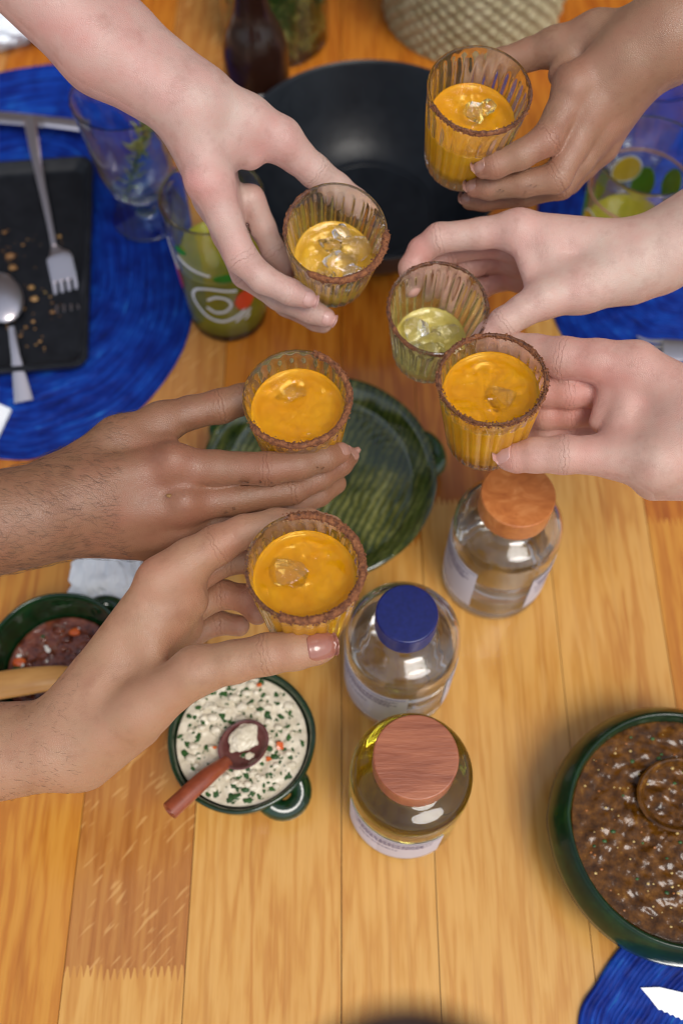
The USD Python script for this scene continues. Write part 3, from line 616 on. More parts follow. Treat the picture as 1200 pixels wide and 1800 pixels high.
ladle('wooden_spoon', 'pale wooden spoon lying across the red salsa bowl', at(180, 1182, .050), at(-70, 1216, .058), .0205, .0105, 'spoon_wood', 'spoon_wood', .55)
ladle('serving_spoon', 'dark serving spoon sunk in the brown salsa', at(1192, 1398, .0560), at(1420, 1330, .085), .0250, .0070, 'salsa_brown', 'clay_dark', .7)

# ------------------------------------------------------------------ tray, cutlery, paper
pa, pb = at(172, 298, 0), at(163, 664, 0); d = (pa - pb); L = np.linalg.norm(d); a = math.atan2(d[1], d[0]) - PI / 2
W = .30; c = (pa + pb) / 2 - np.array([math.cos(a), math.sin(a), 0]) * W / 2
tr = thing('black_tray', 'black rectangular stoneware tray with food crumbs on the left placemat', 'tray', (c[0], c[1], .005), a)
def rrect(w, l, r, n=8):
    out = []
    for cx, cy, a0 in ((w - r, l - r, 0), (-w + r, l - r, 90), (-w + r, -l + r, 180), (w - r, -l + r, 270)):
        out += [(cx + r * math.cos(math.radians(a0 + 90 * k / n)), cy + r * math.sin(math.radians(a0 + 90 * k / n))) for k in range(n + 1)]
    return np.array(out)
loops = []
for inset, z in ((.010, 0), (.004, .004), (0, .013), (.001, .0155), (.003, .0160), (.005, .0150), (.010, .0085), (.014, .0068), (.05, .0062)):
    q = rrect(W / 2 - inset, L / 2 - inset, max(.004, .014 - inset * .3)); loops.append(np.c_[q, np.full(len(q), z)])
n = len(loops[0]); V = np.concatenate(loops + [[[0, 0, .0062]], [[0, 0, 0]]]); F = []
for i in range(len(loops) - 1):
    A = np.arange(n) + i * n; B = np.roll(np.arange(n), -1) + i * n; F += [np.c_[A, B, B + n], np.c_[A, B + n, A + n]]
A = np.arange(n) + (len(loops) - 1) * n; B = np.roll(np.arange(n), -1) + (len(loops) - 1) * n
F += [np.c_[A, B, np.full(n, len(V) - 2)], np.c_[np.roll(np.arange(n), -1), np.arange(n), np.full(n, len(V) - 1)]]
obj('body', trimesh.Trimesh(V, np.concatenate(F), process=False), M['black_tray'], tr, smooth=35)
rg = np.random.default_rng(8); cr = []
M['crumb'] = mottled('food_crumb', [(.3, (.13, .045, .012)), (.6, (.28, .15, .045)), (.8, (.10, .13, .02))], 30, .5)
for (u, v, r) in ((18, 450, .006), (22, 470, .005), (55, 505, .004), (60, 525, .0045), (104, 415, .003), (8, 408, .003), (45, 575, .002), (58, 565, .0025), (36, 590, .002), (70, 600, .002), (40, 430, .002), (92, 548, .003)):
    q = at(u, v, .013); cr.append(moved(blob(r * .75, int(u), .6, 1.5, 2, (1, .8, .5)), q))
for i in range(70):
    q = at(rg.uniform(-60, 110), rg.uniform(400, 620), .0115); cr.append(moved(blob(rg.uniform(.0004, .0014), i, .5, 1.5, 1, (1, .8, .5)), q))
pc = obj('food_crumbs', cat(cr), M['crumb'], smooth=True); tag(stage.GetPrimAtPath(pc), 'brown and green food crumbs scattered on the black tray', 'crumbs', kind='stuff')

def cutlery_handle(path, widths, th=.0022):
    """A bar whose width follows the list; lies flat along the path."""
    P = smooth_prof(path, 6); w = np.interp(np.linspace(0, 1, len(P)), np.linspace(0, 1, len(widths)), widths)
    return tube(P, w, 12, flat=1.0), P, w
def bar(path, widths, th):
    P = smooth_prof(path, 6); w = np.interp(np.linspace(0, 1, len(P)), np.linspace(0, 1, len(widths)), widths)
    T = np.gradient(P, axis=0); T /= np.linalg.norm(T, axis=1, keepdims=True); V = []
    for p_, t, ww in zip(P, T, w):
        s = np.cross(t, (0, 0, 1)); s /= np.linalg.norm(s); k = np.cross(s, t)
        for x, y in ((-1, 0), (-.8, .5), (-.3, .62), (.3, .62), (.8, .5), (1, 0), (.8, -.5), (-.8, -.5)): V.append(p_ + s * x * ww + k * y * th)
    V = np.array(V); n = 8; F = []
    for i in range(len(P) - 1):
        for k in range(n):
            A, B = i * n + k, i * n + (k + 1) % n; F += [(A, B, B + n), (A, B + n, A + n)]
    for i in (0, len(P) - 1):
        for k in range(1, n - 1): F.append((i * n, i * n + k, i * n + k + 1) if i else (0, k + 1, k))
    m = trimesh.Trimesh(V, np.array(F), process=False); m.fix_normals(); return m
def fork(label, pts_px, tips, group='steel forks'):
    """pts_px: handle end ... neck, head centre, root of the tines as (u, v, z); tips: the line of tine tips."""
    P = [at(*q) for q in pts_px]; f = thing('fork', label, 'fork', P[-1], group=group)
    P = [q - P[-1] for q in P]; base = at(*pts_px[-1])
    obj('handle', bar(P[:-2], [.0062, .0055, .0040, .0030, .0030], .0028), M['steel'], f, smooth=40)
    obj('head', bar([P[-3], P[-2] * .5 + P[-3] * .5, P[-2], P[-1]], [.0030, .0068, .0120, .0122], .0018), M['steel'], f, smooth=40)
    d = at(*tips) - base; ax = d / np.linalg.norm(d); s = np.cross(ax, (0, 0, 1)); s /= np.linalg.norm(s)
    for k in (-1.5, -.5, .5, 1.5):
        o = s * k * .0066
        obj('tine', bar([o - ax * .002, o + d * .35 - np.array([0, 0, .003]), o + d * .7 - np.array([0, 0, .003]), o + d], [.0022, .0020, .0018, .0009], .0015), M['steel'], f, smooth=40)
    return f
fork('steel fork lying face up on the black tray, its handle over the knife', [(52, 205, .026), (62, 270, .024), (85, 380, .020), (95, 432, .018), (104, 452, .018), (113, 492, .014)], (119, 545, .013))
fork('steel fork on the right placemat, half hidden by the hands', [(1420, 640, .006), (1330, 626, .008), (1250, 618, .010), (1225, 616, .011), (1205, 616, .010), (1165, 614, .008)], (1118, 606, .008))
q0, q1, q2, q3 = at(-40, 470, .030), at(12, 540, .026), at(20, 575, .024), at(42, 706, .010)
sn = thing('table_spoon', 'steel spoon upside down on the left edge of the black tray', 'spoon', q2)
obj('handle', bar([q2 - q2, (q3 - q2) * .4 + (0, 0, .002), (q3 - q2)], [.0030, .0040, .0085], .0022), M['steel'], sn, smooth=40)
dome_m = trimesh.creation.icosphere(subdivisions=4, radius=1); dome_m.vertices *= (.0195, .031, .0085); dome_m.vertices[:, 2] = np.where(dome_m.vertices[:, 2] < 0, dome_m.vertices[:, 2] * .2, dome_m.vertices[:, 2])
dd = q2 - at(2, 522, .027); obj('spoon_bowl', moved(dome_m, at(3, 523, .018) - q2, math.atan2(dd[1], dd[0]) + PI / 2), M['steel'], sn, smooth=True)
k0 = at(-80, 200, .020); kn = thing('table_knife', 'dark steel knife lying across the fork handle at upper left', 'knife', k0)
obj('blade', bar([at(-80, 200, .020) - k0, at(20, 207, .020) - k0, at(80, 213, .020) - k0], [.0085, .0085, .0080], .0018), M['steel'], kn, smooth=40)
obj('handle', bar([at(80, 213, .020) - k0, at(110, 216, .019) - k0, at(150, 221, .017) - k0], [.0070, .0075, .0080], .0040), M['steel'], kn, smooth=40)
# white bladed knife, lower right
k0 = at(1126, 1737, .006); k1 = at(1290, 1790, .007); dd = k1 - k0; a = math.atan2(dd[1], dd[0])
kw = thing('serrated_knife', 'serrated table knife with a bright blade on the bottom right placemat', 'knife', (k0[0], k0[1], .0045), a)
top = [(0, 0), (.012, .004), (.03, .0055), (.09, .0060), (.105, .0060)]; bot = []
for i in range(26): bot += [(.105 - i * .0038, -.0115 + .0004 * (i > 20) * (i - 20)), (.105 - i * .0038 - .0019, -.0102 + .0004 * (i > 20) * (i - 20))]
bl = trimesh.creation.extrude_polygon(Polygon(top + [(x, y) for x, y in bot if x > .012] + [(.006, -.004)]), .0012, engine='earcut'); obj('blade', bl, plain('bright_steel', (.9, .9, .9), .32, metallic=1.0), kw, smooth=False)
obj('handle', moved(bar([(0, 0, 0), (.05, 0, .001), (.10, 0, 0)], [.007, .0085, .007], .004), (.105, -.003, .004)), M['steel'], kw, smooth=40)

def crumple(name, label, u, v, r, scale, seed, z=.0):
    m = trimesh.creation.icosphere(subdivisions=5, radius=1); v0 = m.vertices
    rid = 1 - np.abs(meshkit.noise(v0 * 1.7 + seed, seed) * 2 - 1) * 1.5; rid2 = np.abs(meshkit.noise(v0 * 3.9 + seed, seed + 3) * 2 - 1)
    m.vertices = v0 * (.66 + .34 * rid - .26 * rid2)[:, None] * r * np.array(scale); lo = m.vertices[:, 2].min()
    p = at(u, v, z); t = obj(name, m, M['paper'], smooth=28); x = UsdGeom.Xformable(stage.GetPrimAtPath(t)); x.AddTranslateOp().Set(Gf.Vec3d(p[0], p[1], z - lo * .8))
    tag(stage.GetPrimAtPath(t), label, 'napkin', 'crumpled white paper napkins')
crumple('paper_napkin', 'crumpled white paper napkin at the top left corner above the placemat', 28, 68, .038, (1.2, 1.0, .8), 4)
crumple('paper_napkin', 'crumpled white paper napkin showing between the two left arms', 192, 1025, .032, (1.0, 1.25, .5), 9)
q = [at(u, v, 0)[:2] for u, v in ((-60, 690), (24, 728), (3, 772), (-10, 800), (-80, 800))]
pn = obj('folded_napkin', moved(trimesh.creation.extrude_polygon(Polygon([(x, y) for x, y in q]), .0035, engine='earcut'), (0, 0, .0052)), M['paper'], smooth=False)
tag(stage.GetPrimAtPath(pn), 'flat folded white napkin corner at the left edge on the placemat', 'napkin')

# ------------------------------------------------------------------ drinking glasses
GOB_OUT = [(0, 0), (.030, 0), (.0345, .0012), (.0350, .0030), (.030, .0052), (.014, .0085), (.0085, .014), (.0085, .024), (.014, .031)] + smooth_prof([(.014, .031), (.026, .042), (.033, .058), (.0375, .085), (.0410, .115), (.0440, .146)], 4).tolist()[1:]
GOB_IN = [(.0422, .146)] + smooth_prof([(.0392, .115), (.0357, .085), (.0310, .060), (.0235, .047), (.010, .039), (0, .0375)], 4).tolist()
def goblet(label, u, v, sprig):
    p = at(u, v, 0); g = thing('footed_goblet', label, 'glass', (p[0], p[1], .004), group='footed water goblets')
    k = next(i for i, q in enumerate(GOB_OUT) if q[1] > .030)
    obj('foot', lathe(GOB_OUT[:k] + [(.010, .0325), (0, .0325)], 72), M['blue_glass'], g, smooth=45)
    obj('goblet_bowl', lathe([(0, .0330), (.0105, .0330), (.0145, .0335)] + GOB_OUT[k + 1:] + GOB_IN, 72), M['pale_blue_glass'], g, smooth=45)
    return g, p
_, gq = goblet('pale blue goblet with a rosemary sprig beside the black tray', 262, 386, True)
goblet('pale blue goblet at the right edge behind the citrus tumbler', 1082, 340, False)
rs = thing('rosemary_sprig', 'green rosemary sprig standing in the goblet at left', 'herb', (gq[0], gq[1], .045))
stem = smooth_prof([(-.012, -.006, 0), (.000, .0, .03), (.012, -.004, .06), (.020, -.012, .085)], 8); obj('stem', tube(stem, .0011, 6), M['leaf'], rs)
rg = np.random.default_rng(6); nd = []
for i in range(70):
    c = stem[int(rg.uniform(0, len(stem)))]; dv = rg.normal(size=3) * .7 + np.array([.3, -.2, .6]); dv /= np.linalg.norm(dv); l = rg.uniform(.010, .018)
    nd.append(tube([c, c + dv * l * .5, c + dv * l], [.0009, .0012, .0003], 5))
obj('needles', cat(nd), M['leaf_pale'], rs, kind='stuff')

def tumbler(name, label, u, v, h, r0, r1, liquid, level):
    p = at(u, v, 0); g = thing(name, label, 'glass', (p[0], p[1], .0))
    ro = lambda z: r0 + (r1 - r0) * z / h
    obj('glass_body', lathe([(0, 0), (r0 - .002, 0), (r0, .002)] + [(ro(z), z) for z in np.linspace(.006, h - .001, 6)] + [(r1 - .0008, h), (r1 - .0028, h - .0006)] + [(ro(z) - .0032, z) for z in np.linspace(h - .005, .010, 6)] + [(r0 - .006, .0072), (0, .007)], 84), M['clear'], g, smooth=40)
    obj('drink', fill_top(ro(level) - .0031, level, .0008, 60, 5, depth=level - .0075, wall=lambda z: ro(z) - .0031), M[liquid], g, smooth=True)
    return g, ro, p
pg, ro, pp = tumbler('painted_tumbler', 'tall tumbler of lime drink painted with white swirls and red dots', 403, 549, .150, .0355, .0435, 'lime_drink', .085)
def ribbon(pts, w):
    c = smooth_prof(pts, 8); from shapely.geometry import LineString
    return LineString(c).buffer(w, quad_segs=3)
def disc(s, z, rx, rz, n=20): return Polygon([(s + rx * math.cos(t), z + rz * math.sin(t)) for t in np.arange(n) * 2 * PI / n])
def S(deg): return math.radians(deg) * .04
for (nm, mt, shp) in (
    ('white_swirl', 'white_paint', ribbon([(S(292), .075), (S(262), .080), (S(240), .074), (S(232), .058), (S(246), .040), (S(268), .034), (S(292), .040), (S(302), .046)], .0013)),
    ('white_swirl', 'white_paint', ribbon([(S(255), .064), (S(266), .069), (S(279), .066), (S(284), .057), (S(276), .049), (S(262), .047), (S(252), .052)], .0013)),
    ('white_swirl', 'white_paint', ribbon([(S(288), .032), (S(300), .038), (S(310), .042)], .0011)),
    ('white_swirl', 'white_paint', ribbon([(S(302), .031), (S(308), .036)], .0010)),
    ('white_swirl', 'white_paint', ribbon([(S(196), .112), (S(204), .098), (S(210), .086)], .0016)),
    ('white_swirl', 'white_paint', ribbon([(S(222), .108), (S(240), .102), (S(262), .098)], .0016)),
    ('red_dot', 'red_paint', disc(S(303), .058, .0098, .0125)),
    ('red_dot', 'crimson', disc(S(205), .072, .006, .016)), ('red_dot', 'red_paint', disc(S(318), .100, .007, .009)),
    ('painted_leaf', 'green_paint', disc(S(282), .094, .011, .005)), ('painted_leaf', 'green_paint', disc(S(230), .120, .006, .004))):
    obj(nm, wrap(shp, ro), M[mt], pg, smooth=40)
ct, ro2, pp = tumbler('citrus_tumbler', 'wide tumbler painted with green leaves and lemon slices at right', 1068, 492, .156, .0365, .0470, 'lime_drink', .074)
obj('pink_band', wrap(Polygon([(S(0.5), .120), (S(359.5), .120), (S(359.5), .1228), (S(0.5), .1228)]), ro2), M['pink_paint'], ct, smooth=40)
rg = random.Random(3)
for i in range(11):
    a = i * 33 + rg.uniform(-6, 6); z = rg.uniform(.080, .104)
    if i % 3 == 0:
        obj('lemon_slice', wrap(disc(S(a), z, .012, .013), ro2), M['yellow_paint'], ct, smooth=40)
        obj('lemon_rind', wrap(disc(S(a), z, .0135, .0145).difference(disc(S(a), z, .0123, .0133)), ro2), M['white_paint'], ct, smooth=40)
    else:
        obj('painted_leaf', wrap(disc(S(a), z + .005, .010, .018), ro2), M['green_paint'], ct, smooth=40)

# strap of the camera, hanging in a loop close below the lens
b0 = deep(720, 1850, .15)
lp = [deep(u, v, d) - b0 for u, v, d in ((420, 2090, .11), (510, 1950, .13), (620, 1850, .148), (715, 1822, .152), (810, 1850, .148), (920, 1950, .13), (1010, 2090, .11))]
st = obj('camera_strap', tube(smooth_prof(lp, 6), .0045, 12, .35), M['strap'], smooth=40)
UsdGeom.Xformable(stage.GetPrimAtPath(st)).AddTranslateOp().Set(Gf.Vec3d(*b0.tolist()))
tag(stage.GetPrimAtPath(st), 'dark brown blurred leather strap at the bottom edge', 'strap')

# ------------------------------------------------------------------ people: hands and forearms as one smooth distance field each
def mm(u, v, d):
    """Pixel and depth (mm) to camera-aligned millimetres."""
    return np.array([(u - 600) / FPX * d, (900 - v) / FPX * d, -d])
ROT = np.array([RIGHT, UP, -FWD])                # rows: camera axes
def to_world(p): return EYE + (np.asarray(p) @ ROT) * .001
def cone(p, a, b, ra, rb):
    a, b = a.astype(np.float32), b.astype(np.float32); ra, rb = np.float32(ra), np.float32(rb)
    ba = b - a; x, y, z = p[:, 0] - a[0], p[:, 1] - a[1], p[:, 2] - a[2]
    t = (x * ba[0] + y * ba[1] + z * ba[2]) / (ba @ ba + np.float32(1e-9)); np.clip(t, 0, 1, out=t)
    x = x - t * ba[0]; y = y - t * ba[1]; z = z - t * ba[2]
    return np.sqrt(x * x + y * y + z * z) - (ra + (rb - ra) * t)
def smin(a, b, k):
    h = np.maximum(k - np.abs(a - b), 0) / k
    return np.minimum(a, b) - h * h * k * .25
class Hand:
    def __init__(s, palm, fingers, kp=9.0, grooves=(), bumps=()):
        s.palm = [(mm(*a[:3]), mm(*b[:3]), a[3], b[3]) for a, b in palm]
        s.fing = [[(mm(*j[:3]), j[3]) for j in f] for f in fingers]
        s.kp = kp
        s.bumps = [(mm(*b[:3]), b[3]) for b in bumps]
        s.groove = [([mm(*q) for q in g[0]], g[1], g[2]) for g in grooves]
        pts = [(q, r) for a, b, ra, rb in s.palm for q, r in ((a, ra), (b, rb))] + [j for f in s.fing for j in f]
        s.lo = np.min([q - r for q, r in pts], 0) - 6; s.hi = np.max([q + r for q, r in pts], 0) + 6
    def __call__(s, p):
        d = None; c0 = (p.max(0) + p.min(0)) / 2; far = np.linalg.norm(p.max(0) - p.min(0)) / 2 + 14
        near = lambda a, b, ra, rb: cone(c0[None], a, b, ra, rb)[0] < far
        for a, b, ra, rb in s.palm:
            if len(p) < 5000 and not near(a, b, ra, rb): continue
            c = cone(p, a, b, ra, rb); d = c if d is None else smin(d, c, s.kp)
        if d is None: d = np.full(len(p), 30, np.float32)
        for c, r in s.bumps: d = smin(d, np.linalg.norm(p - c.astype(np.float32), axis=1) - np.float32(r), 7.0)
        out = d
        for f in s.fing:
            e = None
            for (a, ra), (b, rb) in zip(f, f[1:]):
                if len(p) < 5000 and not near(a, b, ra, rb): continue
                c = cone(p, a, b, ra, rb); e = c if e is None else smin(e, c, 3.0)
            if e is not None:
                e = smin(d, e, 7.0); out = smin(out, e, 2.0 * np.clip((d - np.maximum(e, out)) / 2, .01, 1))
        for pts, w, dep in s.groove:
            g = None
            for a, b in zip(pts, pts[1:]):
                c = cone(p, a, b, 0, 0); g = c if g is None else np.minimum(g, c)
            out = out + dep * np.exp(-(g / w) ** 2)
        return out
    def mesh(s, h):
        B = 8; n = np.ceil((s.hi - s.lo) / h / B).astype(int); N = n * B + 1
        cen = np.stack(np.meshgrid(*[np.arange(k) for k in n], indexing='ij'), -1).reshape(-1, 3)
        pc = s.lo + (cen + .5) * B * h
        dc = np.concatenate([s(pc[i:i + 200000].astype(np.float32)) for i in range(0, len(pc), 200000)])
        act = cen[np.abs(dc) < B * h * .95]
        G = np.full(N, 1.0, np.float32)
        G[:] = 9
        inner = cen[dc <= -B * h * .95]
        o = np.stack(np.meshgrid(*[np.arange(B + 1)] * 3, indexing='ij'), -1).reshape(-1, 3)
        for c in inner: G[c[0] * B:(c[0] + 1) * B + 1, c[1] * B:(c[1] + 1) * B + 1, c[2] * B:(c[2] + 1) * B + 1] = -9
        act = act[np.lexsort((act[:, 2] , act[:, 1] // 3, act[:, 0] // 3))]
        for i in range(0, len(act), 6):
            ix = (act[i:i + 6, None] * B + o[None]).reshape(-1, 3)
            G[ix[:, 0], ix[:, 1], ix[:, 2]] = s((s.lo + ix * h).astype(np.float32))
        from scipy import ndimage
        G = ndimage.gaussian_filter(G, .85)                   # closes gaps thinner than a voxel between touching fingers
        S = ndimage.binary_fill_holes(G < 0); G[S & (G >= 0)] = -.5
        # surface nets
        cnt = sum(S[i:N[0] - 1 + i, j:N[1] - 1 + j, k:N[2] - 1 + k].astype(np.int8) for i in (0, 1) for j in (0, 1) for k in (0, 1))
        cells = np.argwhere((cnt > 0) & (cnt < 8)); idm = np.full(N - 1, -1, np.int32); idm[tuple(cells.T)] = np.arange(len(cells))
        acc = np.zeros((len(cells), 3)); num = np.zeros(len(cells))
        for ax in range(3):
            e = np.eye(3, dtype=int)[ax]; o1, o2 = [np.eye(3, dtype=int)[k] for k in range(3) if k != ax]
            for a in (0, 1):
                for b in (0, 1):
                    q = cells + a * o1 + b * o2; r = q + e
                    g0, g1 = G[tuple(q.T)], G[tuple(r.T)]; x = (g0 < 0) != (g1 < 0)
                    t = np.where(x, g0 / np.where(x, g0 - g1, 1), 0)
                    acc += np.where(x[:, None], (a * o1 + b * o2)[None] + t[:, None] * e[None], 0); num += x
        V = s.lo + (cells + acc / num[:, None]) * h; F = []
        for ax in range(3):
            e = np.eye(3, dtype=int)[ax]; o1, o2 = np.eye(3, dtype=int)[(ax + 1) % 3], np.eye(3, dtype=int)[(ax + 2) % 3]
            A = S[tuple(slice(0, N[k] - e[k]) for k in range(3))]; Bm = S[tuple(slice(e[k], N[k]) for k in range(3))]
            q = np.argwhere(A != Bm); q = q[(q[:, (ax + 1) % 3] > 0) & (q[:, (ax + 2) % 3] > 0) & (q[:, (ax + 1) % 3] < N[(ax + 1) % 3] - 1) & (q[:, (ax + 2) % 3] < N[(ax + 2) % 3] - 1)]
            ins = S[tuple(q.T)]
            i0, i1, i2, i3 = (idm[tuple((q - a * o1 - b * o2).T)] for a, b in ((0, 0), (1, 0), (1, 1), (0, 1)))
            quad = np.where(ins[:, None], np.c_[i0, i1, i2, i3], np.c_[i3, i2, i1, i0]); F.append(quad)
        F = np.concatenate(F); F = F[(F >= 0).all(1)]
        F = np.vstack([F[:, [0, 1, 2]], F[:, [0, 2, 3]]])
        m = trimesh.Trimesh(V, F, process=False)
        trimesh.smoothing.filter_taubin(m, lamb=.5, nu=.52, iterations=4)
        return m
def skin_look(name, rough=.43, sss=.10):
    """Skin: tint comes with the mesh; 'fold' holds the distance along the finger from the nearest joint (mm) and its weight, for the creases there."""
    return look(name, {'a': ('attribute', {'attribute': 'tint'}), 't': ('texture_coordinate', {}), 'n': ('noise_texture', {'scale': 520, 'detail': 3}), 'v': ('voronoi_texture', {'scale': 800, 'feature': 'distance_to_edge'}),
        'vr': ('map_range', {'from_min': 0, 'from_max': .25, 'to_min': 0, 'to_max': 1, 'clamp': True}),
        'n2': ('noise_texture', {'scale': 60, 'detail': 6, 'roughness': .7}), 'r': ('rgb_ramp', {'ramp': [(.3, (.84, .78, .76)), (.5, (1, 1, 1)), (.7, (1.0, .93, .91))]}), 'mx': ('mix_color', {'blend_type': 'multiply', 'fac': 1.0}),
        'f': ('attribute', {'attribute': 'fold'}), 'fs': ('separate_xyz', {}), 'nw': ('noise_texture', {'scale': 230, 'detail': 2}), 'w1': ('math', {'math_type': 'multiply_add', 'value2': 5.5}), 'w2': ('math', {'math_type': 'multiply', 'value2': 2.3}), 'w3': ('math', {'math_type': 'sine'}),
        'w4': ('map_range', {'from_min': .45, 'from_max': 1.0, 'to_min': 0, 'to_max': 1, 'clamp': True}), 'w5': ('math', {'math_type': 'multiply'}), 'w6': ('math', {'math_type': 'multiply', 'value2': .45}), 'dk': ('mix_color', {'blend_type': 'multiply', 'b': (.55, .42, .38)}),
        'mf': ('mix_float', {'fac': .45}), 'b': ('bump', {'strength': .38, 'distance': .0006}), 'b2': ('bump', {'strength': .6, 'distance': .0005, 'invert': True}),
        'rr': ('map_range', {'from_min': .3, 'from_max': .7, 'to_min': rough - .09, 'to_max': rough + .08}),
        'p': ('principled_bsdf', {'roughness': rough, 'subsurface_weight': sss, 'subsurface_scale': .004, 'subsurface_radius': (1, .35, .2), 'specular_ior_level': .5})},
        [('a.color', 'mx.a'), ('t.object', 'n.vector'), ('t.object', 'v.vector'), ('t.object', 'n2.vector'), ('t.object', 'nw.vector'), ('n2.fac', 'r.fac'), ('r.color', 'mx.b'),
         ('f.vector', 'fs.vector'), ('nw.fac', 'w1.value1'), ('fs.x', 'w1.value3'), ('w1.value', 'w2.value1'), ('w2.value', 'w3.value1'), ('w3.value', 'w4.value'), ('w4.result', 'w5.value1'), ('fs.y', 'w5.value2'),
         ('w5.value', 'w6.value1'), ('w6.value', 'dk.fac'), ('mx.result', 'dk.a'), ('dk.result', 'p.base_color'), ('w5.value', 'b2.height'), ('b2.normal', 'b.normal'),
         ('n.fac', 'mf.a'), ('v.distance', 'vr.value'), ('vr.result', 'mf.b'), ('mf.result', 'b.height'), ('b.normal', 'p.normal'), ('n2.fac', 'rr.value'), ('rr.result', 'p.roughness')])
M['skin'] = skin_look('skin')
M['nail'] = plain('fingernail', (.52, .30, .26), .25, coat_weight=.3)
M['nail_tan'] = plain('fingernail_tan', (.32, .165, .12), .28, coat_weight=.3)
M['polish'] = plain('nail_polish', (.30, .115, .078), .2, coat_weight=.5, coat_roughness=.08)
def person(label, hand, tint, red, reds, origin, h, nails=(), hair=None):
    o = mm(*origin); ow = to_world(o)
    t = thing('person', label, 'person', ow)
    m = hand.mesh(h); V = m.vertices
    w = np.zeros(len(V))
    for (u, v, d, r, s) in reds: w = np.maximum(w, s * np.exp(-(np.linalg.norm(V - mm(u, v, d), axis=1) / r) ** 2))
    n1 = meshkit.fbm(V / 16.0, 3, 11); n2 = meshkit.fbm(V / 5.0, 3, 12)
    w = np.clip(w * .8 + (n1 - .5) * .65 + (n2 - .5) * .28, -.3, 1)[:, None]
    col = np.array(tint) * (1 - w) + np.array(red) * w
    fold = np.zeros((len(V), 3)); V32 = V.astype(np.float32)
    for f in hand.fing:
        for k in sorted({min(2, len(f) - 2), len(f) - 2}):
            (a, _), (b, rb), (c, _) = f[k - 1], f[k], f[k + 1]
            bend = np.degrees(np.arccos(np.clip(((b - a) @ (c - b)) / np.linalg.norm(b - a) / np.linalg.norm(c - b), -1, 1)))
            ax = (c - a) / np.linalg.norm(c - a); q = V - b; al = q @ ax; rad = np.linalg.norm(q - al[:, None] * ax, axis=1)
            wgt = np.exp(-(al / 3.4) ** 2) * (rad < rb * 1.25) * (.8 if k == 2 else .35)
            up = wgt > fold[:, 1]; fold[up, 0], fold[up, 1], fold[up, 2] = al[up], wgt[up], k
    wv = to_world(V) - ow
    p = usdkit.mesh(stage, numbered(t, 'arm_and_hand'), trimesh.Trimesh(wv, m.faces, process=False), M['skin'], smooth=True)
    UsdGeom.PrimvarsAPI(p).CreatePrimvar('tint', Sdf.ValueTypeNames.Color3fArray, 'vertex').Set(Vt.Vec3fArray.FromNumpy(np.clip(col, 0, 1).astype(np.float32)))
    UsdGeom.PrimvarsAPI(p).CreatePrimvar('fold', Sdf.ValueTypeNames.Float3Array, 'vertex').Set(Vt.Vec3fArray.FromNumpy(fold.astype(np.float32)))
    for (fi, f0, normal, L, W, mat, round_) in nails:
        F = hand.fing[fi]; a, b = F[-2][0], F[-1][0]; ax = (b - a) / np.linalg.norm(b - a); rt = F[-1][1]
        tip = b + ax * rt; c = tip - ax * (L * .5 + f0)
        nn = np.array(normal, float); nn -= ax * (nn @ ax); nn /= np.linalg.norm(nn); sd = np.cross(nn, ax)
        NS, NT = 17, 13; top, bot = [], []
        for i in range(NS):
            s = -1 + 2 * i / (NS - 1); wid = W * (1 - abs(s) ** round_ * (1 if s > 0 else .75)) ** (1 / 2.2)
            for j in range(NT):
                tt = -1 + 2 * j / (NT - 1); dr = nn + sd * tt * .25; dr /= np.linalg.norm(dr); o0 = c + ax * s * L * .5 + sd * (tt * wid / 2) * .88
                ts = np.linspace(0, rt + 5, 60); dist = hand((o0 + ts[:, None] * dr).astype(np.float32)); k = np.argmax(dist > 0)
                x = ts[k] if k > 0 else (rt if s < .6 else rt * .9)
                if k > 0: x = ts[k - 1] + (ts[k] - ts[k - 1]) * (-dist[k - 1]) / (dist[k] - dist[k - 1] + 1e-9)
                x = max(x, rt * .62 * (1 - .55 * tt * tt)); top.append(o0 + dr * (x + .26 * (1 - .5 * abs(tt) ** 4) + .12 * max(s, 0))); bot.append(o0 + dr * (x - .5))
        Vn = np.array(top + bot); Fn = []; n = NS * NT
        for i in range(NS - 1):
            for j in range(NT - 1):
                q = (i * NT + j, i * NT + j + 1, (i + 1) * NT + j + 1, (i + 1) * NT + j)
                Fn += [(q[0], q[1], q[2]), (q[0], q[2], q[3]), (n + q[0], n + q[2], n + q[1]), (n + q[0], n + q[3], n + q[2])]
        per = [j for j in range(NT)] + [i * NT + NT - 1 for i in range(1, NS)] + [(NS - 1) * NT + j for j in range(NT - 2, -1, -1)] + [i * NT for i in range(NS - 2, 0, -1)]
        for a_, b_ in zip(per, per[1:] + per[:1]): Fn += [(a_, n + a_, b_), (b_, n + a_, n + b_)]
        nm = trimesh.Trimesh(to_world(Vn) - ow, np.array(Fn), process=False); nm.fix_normals()
        obj('fingernail', nm, M[mat], t, smooth=True)
    if hair:
        cnt, region, flow, ln = hair; rg = np.random.default_rng(2)
        cen = V[m.faces].mean(1); fn = m.face_normals
        ok = np.flatnonzero(region(cen) & (fn[:, 2] > -.2)); ok = rg.choice(ok, cnt)
        fl = np.array(flow, float); pts, nr = [], []
        for i in ok:
            nrm = fn[i]; d = fl + rg.normal(size=3) * .35; d -= nrm * (d @ nrm); d /= np.linalg.norm(d); l = ln * rg.uniform(.5, 1.2)
            c = cen[i]
            pts += [c, c + d * l * .35 + nrm * l * .16, c + d * l * .7 + nrm * l * .2, c + d * l + nrm * l * .16]
        cv = UsdGeom.BasisCurves.Define(stage, numbered(t, 'arm_hair')); cv.CreateTypeAttr('linear'); cv.CreateCurveVertexCountsAttr([4] * cnt)
